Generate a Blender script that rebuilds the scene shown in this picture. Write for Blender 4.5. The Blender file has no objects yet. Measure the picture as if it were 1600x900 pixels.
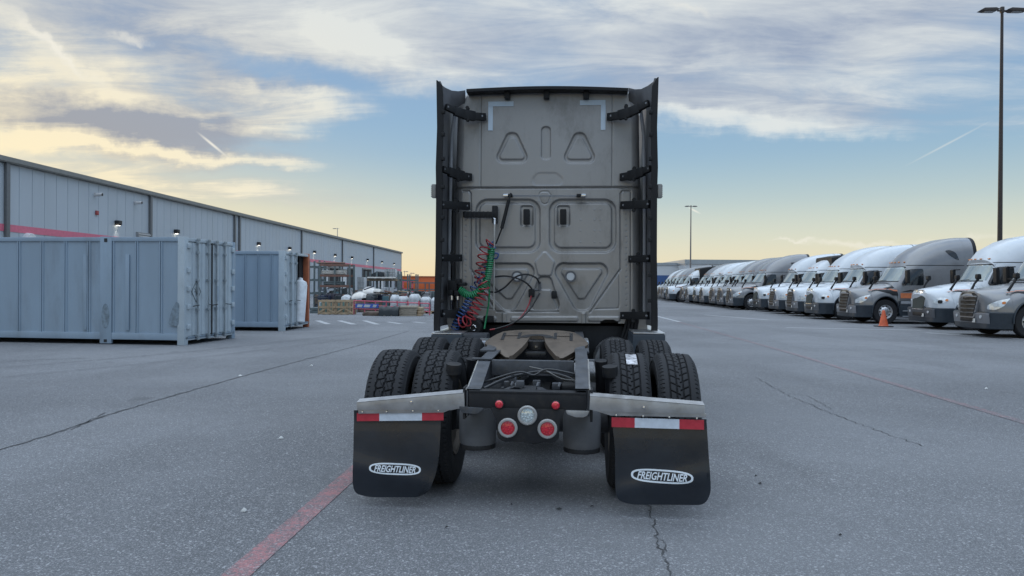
import bpy, bmesh, math, random
import numpy as np
from mathutils import Vector, Matrix
from mathutils.bvhtree import BVHTree
R = math.radians
random.seed(11)
scn = bpy.context.scene
COL = scn.collection

# ------------------------------------------------------------------ camera
F = 1155.0
cam_d = bpy.data.cameras.new('camera'); cam = bpy.data.objects.new('camera', cam_d); COL.objects.link(cam)
cam_d.sensor_width = 36.0; cam_d.lens = F/1600*36; cam_d.clip_end = 20000; cam_d.clip_start = 0.05
CAMPOS = Vector((0, 0, 1.5))
CAMROT = Matrix.Rotation(R(90-0.25), 4, 'X') @ Matrix.Rotation(R(0.4), 4, 'Z')
cam.matrix_world = Matrix.Translation(CAMPOS) @ CAMROT
scn.camera = cam
scn.view_settings.view_transform = 'Standard'
scn.view_settings.look = 'None'
scn.view_settings.gamma = 1
scn.view_settings.exposure = 0.08
scn.view_settings.use_curve_mapping = False
scn.cycles.use_denoising = True
scn.cycles.max_bounces = 6
def ray(u, v):                       # direction through a pixel of the 1600 x 900 photograph
    return (CAMROT.to_3x3() @ Vector(((u-800)/F, (450-v)/F, -1))).normalized()
def ground(u, v, z=0.0):
    d = ray(u, v); t = (z-CAMPOS.z)/d.z
    return CAMPOS + d*t
def atdepth(u, v, Y):
    d = ray(u, v); return CAMPOS + d*(Y/d.y)

# ------------------------------------------------------------------ world
SUN_EL, SUN_AZ = 5.0, -38.0          # azimuth from +Y towards +X
world = bpy.data.worlds.new('World'); scn.world = world; world.use_nodes = True
wt = world.node_tree; wt.nodes.clear()
def N(t, typ, **kw):
    n = t.nodes.new(typ)
    for k, v in kw.items():
        if hasattr(n, k): setattr(n, k, v)
    return n
def L(t, a, b): t.links.new(a, b)
def M_(t, op, a, b=None, c=None, clamp=False):
    n = t.nodes.new('ShaderNodeMath'); n.operation = op; n.use_clamp = clamp
    for i, q in enumerate((a, b, c)):
        if q is None: continue
        if isinstance(q, (int, float)): n.inputs[i].default_value = q
        else: t.links.new(q, n.inputs[i])
    return n.outputs[0]
def SS(t, x, lo, hi, a=0.0, b=1.0):
    n = t.nodes.new('ShaderNodeMapRange'); n.interpolation_type = 'SMOOTHSTEP'
    t.links.new(x, n.inputs[0])
    for i, q in enumerate((lo, hi, a, b)): n.inputs[i+1].default_value = q
    return n.outputs[0]
def MIX(t, fac, a, b):
    n = t.nodes.new('ShaderNodeMix'); n.data_type = 'RGBA'
    for i, q in ((0, fac), (6, a), (7, b)):
        if isinstance(q, (int, float)): n.inputs[i].default_value = q
        elif isinstance(q, tuple): n.inputs[i].default_value = (*q[:3], 1)
        else: t.links.new(q, n.inputs[i])
    return n.outputs[2]
def srgb(r, g, b):
    f = lambda c: (c/255/12.92 if c/255 <= .04045 else ((c/255+.055)/1.055)**2.4)
    return (f(r), f(g), f(b))
def build_world():
    t = wt
    tc = N(t, 'ShaderNodeTexCoord'); sep = N(t, 'ShaderNodeSeparateXYZ'); L(t, tc.outputs['Generated'], sep.inputs[0])
    x, y, z = sep.outputs
    az = M_(t, 'MULTIPLY', M_(t, 'ARCTAN2', x, y), 57.29578)
    el = M_(t, 'MULTIPLY', M_(t, 'ARCSINE', z), 57.29578)
    ae = N(t, 'ShaderNodeCombineXYZ'); L(t, az, ae.inputs[0]); L(t, el, ae.inputs[1])
    # wispy cloud plane: direction projected on a high flat layer
    zz = M_(t, 'ADD', M_(t, 'MAXIMUM', z, 0.0), 0.10)
    pl = N(t, 'ShaderNodeCombineXYZ'); L(t, M_(t, 'DIVIDE', x, zz), pl.inputs[0]); L(t, M_(t, 'DIVIDE', y, zz), pl.inputs[1])
    def noise(vec, scale, det, rough, loc=(0, 0, 0), rot=0, sc=(1, 1, 1), dist=0.0):
        mp = N(t, 'ShaderNodeMapping'); mp.inputs['Location'].default_value = loc
        mp.inputs['Rotation'].default_value = (0, 0, R(rot)); mp.inputs['Scale'].default_value = sc
        L(t, vec, mp.inputs[0])
        n = N(t, 'ShaderNodeTexNoise'); L(t, mp.outputs[0], n.inputs['Vector'])
        n.inputs['Scale'].default_value = scale; n.inputs['Detail'].default_value = det
        n.inputs['Roughness'].default_value = rough; n.inputs['Distortion'].default_value = dist
        return n.outputs[0]
    nA = noise(pl.outputs[0], 1.2, 9, .55, (3.1, 1.7, 0), 16, (.58, 1.05, 1), .35)     # large wisps
    nB = noise(pl.outputs[0], 3.6, 10, .64, (7.3, 2.2, 0), 22, (.5, 1.15, 1), .6)      # fine fibres
    nC = noise(ae.outputs[0], .12, 8, .60, (1, 5, 0), 0, (.55, 2.2, 1), .5)         # horizontal streaks
    def uv2ae(u, v):
        d = ray(u, v); return math.degrees(math.atan2(d.x, d.y)), math.degrees(math.asin(d.z))
    wob = N(t, 'ShaderNodeVectorMath'); wob.operation = 'MULTIPLY_ADD'
    nv = N(t, 'ShaderNodeTexNoise'); nv.inputs['Scale'].default_value = .22; nv.inputs['Detail'].default_value = 5
    nv.inputs['Roughness'].default_value = .62
    L(t, ae.outputs[0], nv.inputs['Vector'])
    cen = N(t, 'ShaderNodeVectorMath'); cen.operation = 'SUBTRACT'; L(t, nv.outputs['Color'], cen.inputs[0]); cen.inputs[1].default_value = (.5, .5, .5)
    L(t, cen.outputs[0], wob.inputs[0]); wob.inputs[1].default_value = (7, 3.2, 0); L(t, ae.outputs[0], wob.inputs[2])
    def blob(u, v, ru, rv, rot=0, w=1.0, lo=0.0, src=None):
        a, e = uv2ae(u, v); k = 1/20.2
        s = N(t, 'ShaderNodeVectorMath'); s.operation = 'SUBTRACT'; L(t, src or wob.outputs[0], s.inputs[0]); s.inputs[1].default_value = (a, e, 0)
        mp = N(t, 'ShaderNodeVectorRotate'); mp.rotation_type = 'Z_AXIS'; L(t, s.outputs[0], mp.inputs['Vector']); mp.inputs['Angle'].default_value = R(rot)
        m = N(t, 'ShaderNodeVectorMath'); m.operation = 'MULTIPLY'; L(t, mp.outputs[0], m.inputs[0]); m.inputs[1].default_value = (1/(ru*k), 1/(rv*k), 0)
        ln = N(t, 'ShaderNodeVectorMath'); ln.operation = 'LENGTH'; L(t, m.outputs[0], ln.inputs[0])
        return SS(t, ln.outputs['Value'], 1.0, lo, 0.0, w)
    def total(lst):
        o = lst[0]
        for q in lst[1:]: o = M_(t, 'ADD', o, q)
        return o
    # clear sky: Nishita plus the colours of the low sun's glow
    sky = N(t, 'ShaderNodeTexSky'); sky.sky_type = 'NISHITA'; sky.sun_disc = False
    sky.sun_elevation = R(SUN_EL); sky.sun_rotation = R(SUN_AZ); sky.air_density = 1.0; sky.dust_density = 1.5; sky.ozone_density = 1.5
    ramp = N(t, 'ShaderNodeValToRGB'); ramp.color_ramp.interpolation = 'B_SPLINE'
    L(t, M_(t, 'DIVIDE', el, 30.0, clamp=True), ramp.inputs[0])
    stops = [(0, (242, 222, 182)), (.05, (238, 226, 194)), (.12, (224, 226, 206)), (.21, (190, 208, 208)), (.33, (150, 186, 212)), (.52, (140, 174, 210)), (1, (138, 160, 194))]
    cr = ramp.color_ramp
    while len(cr.elements) < len(stops): cr.elements.new(.5)
    for e, (p, c) in zip(cr.elements, stops): e.position = p; e.color = (*srgb(*c), 1)
    sk = N(t, 'ShaderNodeVectorMath'); sk.operation = 'SCALE'; L(t, sky.outputs[0], sk.inputs[0]); sk.inputs['Scale'].default_value = SKY_N
    base = MIX(t, .90, sk.outputs[0], ramp.outputs[0])
    # warmer to the left
    warm = SS(t, az, 5.0, -40.0)
    lowm = SS(t, el, 13.0, 2.0)
    base = MIX(t, M_(t, 'MULTIPLY', M_(t, 'MULTIPLY', warm, lowm), .55), base, srgb(252, 222, 158))
    # cloud cover
    cover = total([
        M_(t, 'MULTIPLY', nA, .46), M_(t, 'MULTIPLY', nB, .48), M_(t, 'MULTIPLY', nC, .22),
        SS(t, el, 8.0, 15.0, 0, .15), blob(330, -20, 700, 160, 0, .34), blob(560, 50, 330, 75, 8, .28), blob(1230, 40, 620, 150, -3, .40), blob(1130, 165, 330, 52, 8, .30),
        blob(1380, 190, 330, 60, 4, .20), blob(1540, 225, 140, 30, -8, .14), blob(150, 185, 470, 95, 0, .52), blob(430, 145, 200, 36, 5, .24), blob(300, 245, 480, 24, 0, .26),
        blob(60, 60, 190, 60, 25, .10), blob(360, 300, 520, 40, 2, .34),
        blob(600, 240, 160, 70, 0, -.34), blob(1250, 285, 420, 90, 0, -.52), blob(480, 110, 280, 30, 10, -.16), blob(640, 175, 150, 40, 0, -.14),
        SS(t, el, 20.0, 40.0, 0, .18), SS(t, el, 7.0, 2.0, 0, -.28)])
    mask = SS(t, cover, .64, 1.06)
    mask = M_(t, 'MULTIPLY', mask, .93)
    # cloud brightness
    lum = total([M_(t, 'MULTIPLY', nA, .7), M_(t, 'MULTIPLY', nB, .9), M_(t, 'MULTIPLY', nC, .5)])
    lum = SS(t, lum, .74, 1.40)
    bright = total([blob(60, 130, 230, 60, 0, .6), blob(560, 60, 200, 40, 14, .55), blob(450, 150, 130, 24, 6, .65), blob(1120, 185, 200, 22, 3, .6), blob(1150, 100, 120, 40, 5, .35),
                    blob(1300, 205, 300, 26, 6, .5), blob(1060, 175, 110, 22, 0, .6), blob(70, 75, 150, 24, 30, .4), blob(330, 246, 330, 14, 1, .8), blob(250, 290, 400, 34, 2, .45), blob(30, 215, 190, 60, 0, .8), blob(460, 200, 140, 14, -8, .6)])
    dark = total([blob(180, 190, 300, 40, 0, 1.15), blob(300, 80, 300, 50, 8, .45), blob(1180, 60, 300, 90, 0, .30), blob(780, 60, 160, 70, 0, .25)])
    lum = M_(t, 'SUBTRACT', M_(t, 'ADD', lum, bright), dark, clamp=True)
    ccool = MIX(t, lum, srgb(156, 168, 188), srgb(222, 226, 224))
    cwarm = MIX(t, lum, srgb(160, 160, 164), srgb(252, 236, 198))
    wf = M_(t, 'MULTIPLY', SS(t, az, 2.0, -34.0), SS(t, el, 24.0, 7.0))
    wf = M_(t, 'MAXIMUM', wf, SS(t, el, 8.0, 4.0))
    cloud = MIX(t, wf, ccool, cwarm)
    colr = MIX(t, mask, base, cloud)
    # short vapour trails and small bright wisps
    ct = total([blob(332, 226, 32, 3.0, 38, .9, src=ae.outputs[0]), 
                blob(1480, 225, 70, 2.2, -27, .3, src=ae.outputs[0]), blob(1085, 329, 14, 2.2, 28, .7, src=ae.outputs[0]),
                blob(200, 56, 40, 9, -4, .5), blob(75, 70, 90, 10, 34, .7), blob(1090, 10, 60, 9, 22, .3), blob(1250, 379, 40, 4, -6, .5), blob(1340, 381, 100, 7, 2, .45), blob(1500, 372, 70, 8, -4, .4)])
    colr = MIX(t, M_(t, 'MULTIPLY', ct, 1.0, clamp=True), colr, srgb(240, 236, 224))
    # unseen sky overhead and behind the camera: brightness added to light the scene
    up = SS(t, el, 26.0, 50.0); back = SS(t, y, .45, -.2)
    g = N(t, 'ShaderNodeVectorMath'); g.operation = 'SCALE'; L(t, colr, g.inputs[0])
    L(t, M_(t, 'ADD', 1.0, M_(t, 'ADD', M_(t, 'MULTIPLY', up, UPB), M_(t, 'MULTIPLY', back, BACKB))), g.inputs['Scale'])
    # below the horizon: dull ground colour
    tn = N(t, 'ShaderNodeVectorMath'); tn.operation = 'MULTIPLY'; L(t, g.outputs[0], tn.inputs[0]); tn.inputs[1].default_value = (.97, 1.0, 1.0)
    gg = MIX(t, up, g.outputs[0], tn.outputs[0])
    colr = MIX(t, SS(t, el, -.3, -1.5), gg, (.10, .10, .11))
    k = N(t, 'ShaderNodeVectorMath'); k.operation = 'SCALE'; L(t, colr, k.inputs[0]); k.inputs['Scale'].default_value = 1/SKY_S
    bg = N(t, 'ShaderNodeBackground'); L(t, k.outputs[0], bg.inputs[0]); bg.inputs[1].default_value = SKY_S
    out = N(t, 'ShaderNodeOutputWorld'); L(t, bg.outputs[0], out.inputs[0])
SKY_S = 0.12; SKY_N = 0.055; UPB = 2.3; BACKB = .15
build_world()
sun_d = bpy.data.lights.new('sun', 'SUN'); sun_d.energy = 0.7; sun_d.angle = R(10); sun_d.color = (1, .80, .55)
sun = bpy.data.objects.new('sun', sun_d); COL.objects.link(sun)
sd = Vector((math.sin(R(SUN_AZ))*math.cos(R(SUN_EL)), math.cos(R(SUN_AZ))*math.cos(R(SUN_EL)), math.sin(R(SUN_EL))))
sun.rotation_euler = sd.to_track_quat('Z', 'Y').to_euler()

# ------------------------------------------------------------------ materials
MATS = {}
def mat(name, col, rough=.5, metal=0.0, var=.12, scale=6.0, bump=0.0, bscale=60.0, coat=0.0, dirt=None, dscale=3.0, spec=.5, stretch=None):
    if name in MATS: return MATS[name]
    m = bpy.data.materials.new(name); m.use_nodes = True; t = m.node_tree
    b = t.nodes['Principled BSDF']
    tc = N(t, 'ShaderNodeTexCoord'); vec = tc.outputs['Object']
    if stretch:
        mp = N(t, 'ShaderNodeMapping'); mp.inputs['Scale'].default_value = stretch; L(t, vec, mp.inputs[0]); vec = mp.outputs[0]
    n = N(t, 'ShaderNodeTexNoise'); n.inputs['Scale'].default_value = scale; n.inputs['Detail'].default_value = 6; n.inputs['Roughness'].default_value = .6
    L(t, vec, n.inputs['Vector'])
    f = SS(t, n.outputs[0], .3, .7)
    c = MIX(t, f, tuple(x*(1-var) for x in col), tuple(min(1, x*(1+var)) for x in col))
    if dirt:
        n2 = N(t, 'ShaderNodeTexNoise'); n2.inputs['Scale'].default_value = dscale; n2.inputs['Detail'].default_value = 9; n2.inputs['Roughness'].default_value = .7
        L(t, vec, n2.inputs['Vector'])
        c = MIX(t, SS(t, n2.outputs[0], .48, .74, 0, dirt[1]), c, dirt[0])
    L(t, c, b.inputs['Base Color'])
    b.inputs['Roughness'].default_value = rough; b.inputs['Metallic'].default_value = metal
    rr = M_(t, 'ADD', M_(t, 'MULTIPLY', f, .12), rough-.06); L(t, rr, b.inputs['Roughness'])
    b.inputs['Coat Weight'].default_value = coat; b.inputs['Specular IOR Level'].default_value = spec
    if bump:
        n3 = N(t, 'ShaderNodeTexNoise'); n3.inputs['Scale'].default_value = bscale; n3.inputs['Detail'].default_value = 4; L(t, vec, n3.inputs['Vector'])
        bp = N(t, 'ShaderNodeBump'); bp.inputs['Strength'].default_value = bump; bp.inputs['Distance'].default_value = .01
        L(t, n3.outputs[0], bp.inputs['Height']); L(t, bp.outputs[0], b.inputs['Normal'])
    MATS[name] = m; return m
def emis(name, col, s):
    m = bpy.data.materials.new(name); m.use_nodes = True; b = m.node_tree.nodes['Principled BSDF']
    b.inputs['Base Color'].default_value = (*col, 1); b.inputs['Emission Color'].default_value = (*col, 1); b.inputs['Emission Strength'].default_value = s
    MATS[name] = m; return m

# ------------------------------------------------------------------ mesh helpers
class MB:
    def __init__(s): s.v = []; s.f = []; s.m = []; s.mi = 0
    def add(s, vs, fs):
        o = len(s.v); s.v += [tuple(q) for q in vs]
        for f in fs: s.f.append(tuple(i+o for i in f)); s.m.append(s.mi)
        return s
    def box(s, x0, x1, y0, y1, z0, z1, c=0.0):
        if x0 > x1: x0, x1 = x1, x0
        if y0 > y1: y0, y1 = y1, y0
        if z0 > z1: z0, z1 = z1, z0
        if c <= 0:
            return s.add([(x0,y0,z0),(x1,y0,z0),(x1,y1,z0),(x0,y1,z0),(x0,y0,z1),(x1,y0,z1),(x1,y1,z1),(x0,y1,z1)],
                  [(0,3,2,1),(4,5,6,7),(0,1,5,4),(1,2,6,5),(2,3,7,6),(3,0,4,7)])
        c = min(c, (x1-x0)*.45, (y1-y0)*.45, (z1-z0)*.45)
        bm = bmesh.new(); bmesh.ops.create_cube(bm, size=1)
        for v in bm.verts: v.co = Vector(((x0+x1)/2+v.co.x*(x1-x0), (y0+y1)/2+v.co.y*(y1-y0), (z0+z1)/2+v.co.z*(z1-z0)))
        bmesh.ops.bevel(bm, geom=bm.edges[:]+bm.verts[:], offset=c, segments=2, affect='EDGES', profile=.6)
        return s.bm(bm)
    def bm(s, bm, mtx=None):
        bm.verts.index_update(); bm.verts.ensure_lookup_table()
        s.add([(mtx @ v.co if mtx else v.co) for v in bm.verts], [[v.index for v in f.verts] for f in bm.faces]); bm.free(); return s
    def obox(s, a, b, wid, hei, up=(0, 0, 1), c=0):        # box beam from a to b
        a = Vector(a); b = Vector(b); d = (b-a); ln = d.length; d.normalize(); u = Vector(up); sd_ = d.cross(u).normalized(); u = sd_.cross(d)
        P = MB().box(-wid/2, wid/2, 0, ln, -hei/2, hei/2, c)
        s.add([a+sd_*p[0]+d*p[1]+u*p[2] for p in P.v], P.f); return s
    def prism(s, poly, t0, t1, ax='y', bevel=0.0):                 # poly in the two other axes, extruded along ax
        def P(a, b, t): return {'y': (a, t, b), 'x': (t, a, b), 'z': (a, b, t)}[ax]
        n = len(poly)
        if bevel <= 0:
            vs = [P(a, b, t0) for a, b in poly]+[P(a, b, t1) for a, b in poly]
            fs = [tuple(range(n)), tuple(range(2*n-1, n-1, -1))]+[(i, i+n, (i+1) % n+n, (i+1) % n) for i in range(n)]
            return s.add(vs, fs)
        bm = bmesh.new(); vv = [bm.verts.new(P(a, b, t0)) for a, b in poly]; f = bm.faces.new(vv)
        r = bmesh.ops.extrude_face_region(bm, geom=[f]); ev = [g for g in r['geom'] if isinstance(g, bmesh.types.BMVert)]
        d = Vector(P(0, 0, t1))-Vector(P(0, 0, t0))
        for v in ev: v.co += d
        bmesh.ops.recalc_face_normals(bm, faces=bm.faces)
        bmesh.ops.bevel(bm, geom=[e for e in bm.edges if len(e.link_faces) == 2 and e.calc_face_angle(0) > .7], offset=bevel, segments=2, affect='EDGES', profile=.6)
        return s.bm(bm)
    def tube(s, pts, r, n=8, cap=True, closed=False):
        pts = [Vector(p) for p in pts]; m = len(pts)
        rs = r if isinstance(r, (list, tuple)) else [r]*m
        d0 = (pts[1]-pts[0]).normalized(); u = d0.orthogonal().normalized(); vs = []
        for i, p in enumerate(pts):
            a = pts[i-1] if i > 0 else pts[0]; b = pts[i+1] if i < m-1 else pts[-1]
            if closed: a = pts[i-1]; b = pts[(i+1) % m]
            d = (b-a).normalized() if (b-a).length > 1e-9 else d0
            u = (u-d*u.dot(d)); u = u.normalized() if u.length > 1e-6 else d.orthogonal().normalized()
            w = d.cross(u)
            for k in range(n):
                q = 2*math.pi*k/n; vs.append(p+(u*math.cos(q)+w*math.sin(q))*rs[i])
        fs = []
        for i in range(m-1 if not closed else m):
            j = (i+1) % m
            for k in range(n): fs.append((i*n+k, i*n+(k+1) % n, j*n+(k+1) % n, j*n+k))
        if cap and not closed: fs += [tuple(range(n-1, -1, -1)), tuple((m-1)*n+k for k in range(n))]
        return s.add(vs, fs)
    def cyl(s, a, b, r, n=20, r2=None): return s.tube([a, b], [r, r if r2 is None else r2], n)
    def lathe(s, prof, c=(0, 0, 0), ax='z', n=32, cap=False):     # prof: (radius, along)
        c = Vector(c); vs = []; m = len(prof)
        for (r, h) in prof:
            for k in range(n):
                q = 2*math.pi*k/n; a, b = r*math.cos(q), r*math.sin(q)
                vs.append(c+Vector({'z': (a, b, h), 'y': (a, h, b), 'x': (h, a, b)}[ax]))
        fs = [(i*n+k, i*n+(k+1) % n, (i+1)*n+(k+1) % n, (i+1)*n+k) for i in range(m-1) for k in range(n)]
        if cap: fs += [tuple(range(n-1, -1, -1)), tuple((m-1)*n+k for k in range(n))]
        return s.add(vs, fs)
    def loft(s, rings, closed=True, cap=False):
        n = len(rings[0]); vs = [p for r in rings for p in r]; m = len(rings)
        fs = [(i*n+k, i*n+(k+1) % n, (i+1)*n+(k+1) % n, (i+1)*n+k) for i in range(m-1) for k in range(n if closed else n-1)]
        if cap: fs += [tuple(range(n-1, -1, -1)), tuple((m-1)*n+k for k in range(n))]
        return s.add(vs, fs)
    def xf(s, mtx): s.v = [tuple(mtx @ Vector(p)) for p in s.v]; return s
    def build(s, name, mats, parent=None, sharp=32, smooth=True, loc=None, rz=0):
        me = bpy.data.meshes.new(name); me.from_pydata(s.v, [], s.f)
        if not isinstance(mats, (list, tuple)): mats = [mats]
        for q in mats: me.materials.append(q)
        if len(mats) > 1: me.polygons.foreach_set('material_index', s.m)
        bm = bmesh.new(); bm.from_mesh(me); bmesh.ops.recalc_face_normals(bm, faces=bm.faces); bm.to_mesh(me); bm.free()
        if smooth:
            me.polygons.foreach_set('use_smooth', [True]*len(me.polygons)); me.set_sharp_from_angle(angle=R(sharp))
        me.update()
        o = bpy.data.objects.new(name, me); COL.objects.link(o)
        if parent: o.parent = parent
        if loc is not None: o.location = loc
        if rz: o.rotation_euler.z = rz
        return o
def tag(o, label=None, cat=None, group=None, kind=None):
    if label: o['label'] = label
    if cat: o['category'] = cat
    if group: o['group'] = group
    if kind: o['kind'] = kind
    return o
def empty(name, loc=(0, 0, 0), rz=0, parent=None):
    o = bpy.data.objects.new(name, None); COL.objects.link(o); o.location = loc; o.rotation_euler.z = rz; o.empty_display_size = .2
    if parent: o.parent = parent
    return o
def kids(o): return [c for c in KID.get(o.name, [])]
def copy_tree(o, parent=None):
    c = o.copy(); COL.objects.link(c)
    if parent: c.parent = parent
    for ch in list(o.children): copy_tree(ch, c)
    return c
def smooth_path(pts, k=8):
    pts = [Vector(p) for p in pts]; P = [pts[0]*2-pts[1]]+pts+[pts[-1]*2-pts[-2]]; out = []
    for i in range(1, len(P)-2):
        a, b, c, d = P[i-1:i+3]
        for j in range(k):
            t = j/k; out.append(.5*((2*b)+(c-a)*t+(2*a-5*b+4*c-d)*t*t+(3*b-a-3*c+d)*t**3))
    out.append(pts[-1]); return out
def coil(path, rad, pitch, r, n=5, per=10, ra=None):
    path = smooth_path(path, 10); L_ = [0]
    for i in range(1, len(path)): L_.append(L_[-1]+(path[i]-path[i-1]).length)
    tot = L_[-1]; turns = tot/pitch; m = int(turns*per); out = []; u = None; j = 0
    for i in range(m+1):
        s_ = tot*i/m
        while j < len(path)-2 and L_[j+1] < s_: j += 1
        f = (s_-L_[j])/max(1e-9, L_[j+1]-L_[j]); p = path[j].lerp(path[j+1], f); d = (path[j+1]-path[j]).normalized()
        u = d.orthogonal().normalized() if u is None else (u-d*u.dot(d)).normalized()
        w = d.cross(u); q = 2*math.pi*i/per
        out.append(p+(u*math.cos(q)+w*math.sin(q))*rad)
    return MB().tube(out, r, n)
def rrect(x0, x1, z0, z1, r, n=6):
    if x0 > x1: x0, x1 = x1, x0
    if z0 > z1: z0, z1 = z1, z0
    o = []
    for cx, cz, a0 in ((x1-r, z1-r, 0), (x0+r, z1-r, 90), (x0+r, z0+r, 180), (x1-r, z0+r, 270)):
        for k in range(n+1):
            a = R(a0+90*k/n); o.append((cx+r*math.cos(a), cz+r*math.sin(a)))
    return o
def rpoly(pts, r, n=5):                       # rounds the corners of a polygon
    o = []; m = len(pts)
    for i in range(m):
        rr = r[i] if isinstance(r, (list, tuple)) else r
        a, b, c = Vector(pts[i-1]), Vector(pts[i]), Vector(pts[(i+1) % m])
        if rr <= 0: o.append(tuple(b)); continue
        d1 = (a-b).normalized(); d2 = (c-b).normalized(); q = min(rr, (a-b).length*.49, (c-b).length*.49)
        p1 = b+d1*q; p2 = b+d2*q
        for k in range(n+1):
            t = k/n; o.append(tuple((1-t)**2*p1+2*t*(1-t)*b+t*t*p2))
    return o
def decal(bvh, outline, org, ud, vd, rd, off=.008, deep=.02, res=.12):
    bm = bmesh.new(); vs = [bm.verts.new((a, b, 0)) for a, b in outline]; bm.faces.new(vs)
    bmesh.ops.triangulate(bm, faces=bm.faces[:])
    for _ in range(5):
        e = [q for q in bm.edges if q.calc_length() > res]
        if not e: break
        bmesh.ops.subdivide_edges(bm, edges=e, cuts=1); bmesh.ops.triangulate(bm, faces=[f for f in bm.faces if len(f.verts) > 3])
    bmesh.ops.recalc_face_normals(bm, faces=bm.faces)
    org = Vector(org); ud = Vector(ud); vd = Vector(vd); rd = Vector(rd).normalized(); bad = []
    for v in bm.verts:
        p = org+ud*v.co.x+vd*v.co.y; h = bvh.ray_cast(p, rd)
        if h[0] is None: bad.append(v); v.co = p; continue
        v.co = h[0]-rd*off
    bmesh.ops.delete(bm, geom=bad, context='VERTS')
    be = [e for e in bm.edges if e.is_boundary]
    r = bmesh.ops.extrude_edge_only(bm, edges=be)
    for g in r['geom']:
        if isinstance(g, bmesh.types.BMVert): g.co += rd*deep
    return MB().bm(bm)
def bvh_of(mb): return BVHTree.FromPolygons([Vector(v) for v in mb.v], mb.f)
def text_mb(body, size, shear=.25, offset=.0, ex=.0015):
    c = bpy.data.curves.new('lettering', 'FONT'); c.body = body; c.size = size; c.shear = shear; c.offset = offset; c.extrude = ex
    c.align_x = 'CENTER'; c.align_y = 'CENTER'; c.resolution_u = 3
    o = bpy.data.objects.new('lettering', c); COL.objects.link(o)
    dg = bpy.context.evaluated_depsgraph_get(); me = bpy.data.meshes.new_from_object(o.evaluated_get(dg))
    m = MB().add([tuple(v.co) for v in me.vertices], [tuple(p.vertices) for p in me.polygons])
    bpy.data.objects.remove(o); bpy.data.curves.remove(c); bpy.data.meshes.remove(me)
    return m
# ------------------------------------------------------------------ ground
def asphalt(name, paint=None, wear=(.38, .62), crack=False):
    m = bpy.data.materials.new(name); m.use_nodes = True; t = m.node_tree; b = t.nodes['Principled BSDF']
    g = N(t, 'ShaderNodeNewGeometry'); p = g.outputs['Position']
    def no(s, d=4, r=.6, sc=None):
        v = p
        if sc: mp = N(t, 'ShaderNodeMapping'); mp.inputs['Scale'].default_value = sc; L(t, p, mp.inputs[0]); v = mp.outputs[0]
        n = N(t, 'ShaderNodeTexNoise'); n.inputs['Scale'].default_value = s; n.inputs['Detail'].default_value = d; n.inputs['Roughness'].default_value = r
        L(t, v, n.inputs['Vector']); return n.outputs[0]
    vo = N(t, 'ShaderNodeTexVoronoi'); vo.inputs['Scale'].default_value = 170; L(t, p, vo.inputs['Vector'])
    sepc = N(t, 'ShaderNodeSeparateColor'); L(t, vo.outputs['Color'], sepc.inputs[0])
    vo2 = N(t, 'ShaderNodeTexVoronoi'); vo2.inputs['Scale'].default_value = 85; L(t, p, vo2.inputs['Vector'])
    sep2 = N(t, 'ShaderNodeSeparateColor'); L(t, vo2.outputs['Color'], sep2.inputs[0])
    big = no(.16, 6, .6); mid = no(1.3, 6, .65); streak = no(.5, 6, .65, (1, .22, 1))
    A = (.098, .101, .108); B = (.178, .183, .194)
    c = MIX(t, SS(t, big, .35, .66), A, B)
    c = MIX(t, SS(t, mid, .35, .72, 0, .45), c, (.105, .107, .112))
    c = MIX(t, SS(t, streak, .48, .66, 0, .55), c, (.085, .087, .092))
    c = MIX(t, SS(t, sepc.outputs[0], .0, .45, .42, 0), c, (.045, .048, .056))
    c = MIX(t, SS(t, sepc.outputs[1], .6, 1.0, 0, .6), c, (.34, .35, .37))
    c = MIX(t, SS(t, sep2.outputs[1], .90, 1.0, 0, .55), c, (.45, .45, .46))
    st = no(.9, 3, .5); c = MIX(t, SS(t, st, .66, .76, 0, .45), c, (.05, .05, .052)); s2 = no(.07, 4, .6, (1, 2.4, 1)); c = MIX(t, SS(t, s2, .46, .60, 0, .35), c, (.20, .205, .215)); s3 = no(6, 5, .7); c = MIX(t, SS(t, s3, .62, .75, 0, .4), c, (.07, .07, .073))
    if paint:
        w1 = no(9, 8, .75); w2 = no(60, 3, .7)
        w = M_(t, 'ADD', M_(t, 'MULTIPLY', w1, .6), M_(t, 'MULTIPLY', w2, .4))
        c = MIX(t, SS(t, w, wear[0], wear[1], .92, .05), c, paint)
    L(t, c, b.inputs['Base Color']); b.inputs['Roughness'].default_value = .80; b.inputs['Specular IOR Level'].default_value = .4
    h = M_(t, 'ADD', vo.outputs['Distance'], M_(t, 'MULTIPLY', no(160, 2), .6))
    bp = N(t, 'ShaderNodeBump'); bp.inputs['Strength'].default_value = .45; bp.inputs['Distance'].default_value = .006
    L(t, h, bp.inputs['Height']); L(t, bp.outputs[0], b.inputs['Normal'])
    return m
M_asph = asphalt('asphalt')
gm = MB(); gm.add([(-6000, -3000, 0), (6000, -3000, 0), (6000, 9000, 0), (-6000, 9000, 0)], [(0, 1, 2, 3)])
tag(gm.build('ground', M_asph, smooth=False), kind='structure')
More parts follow.
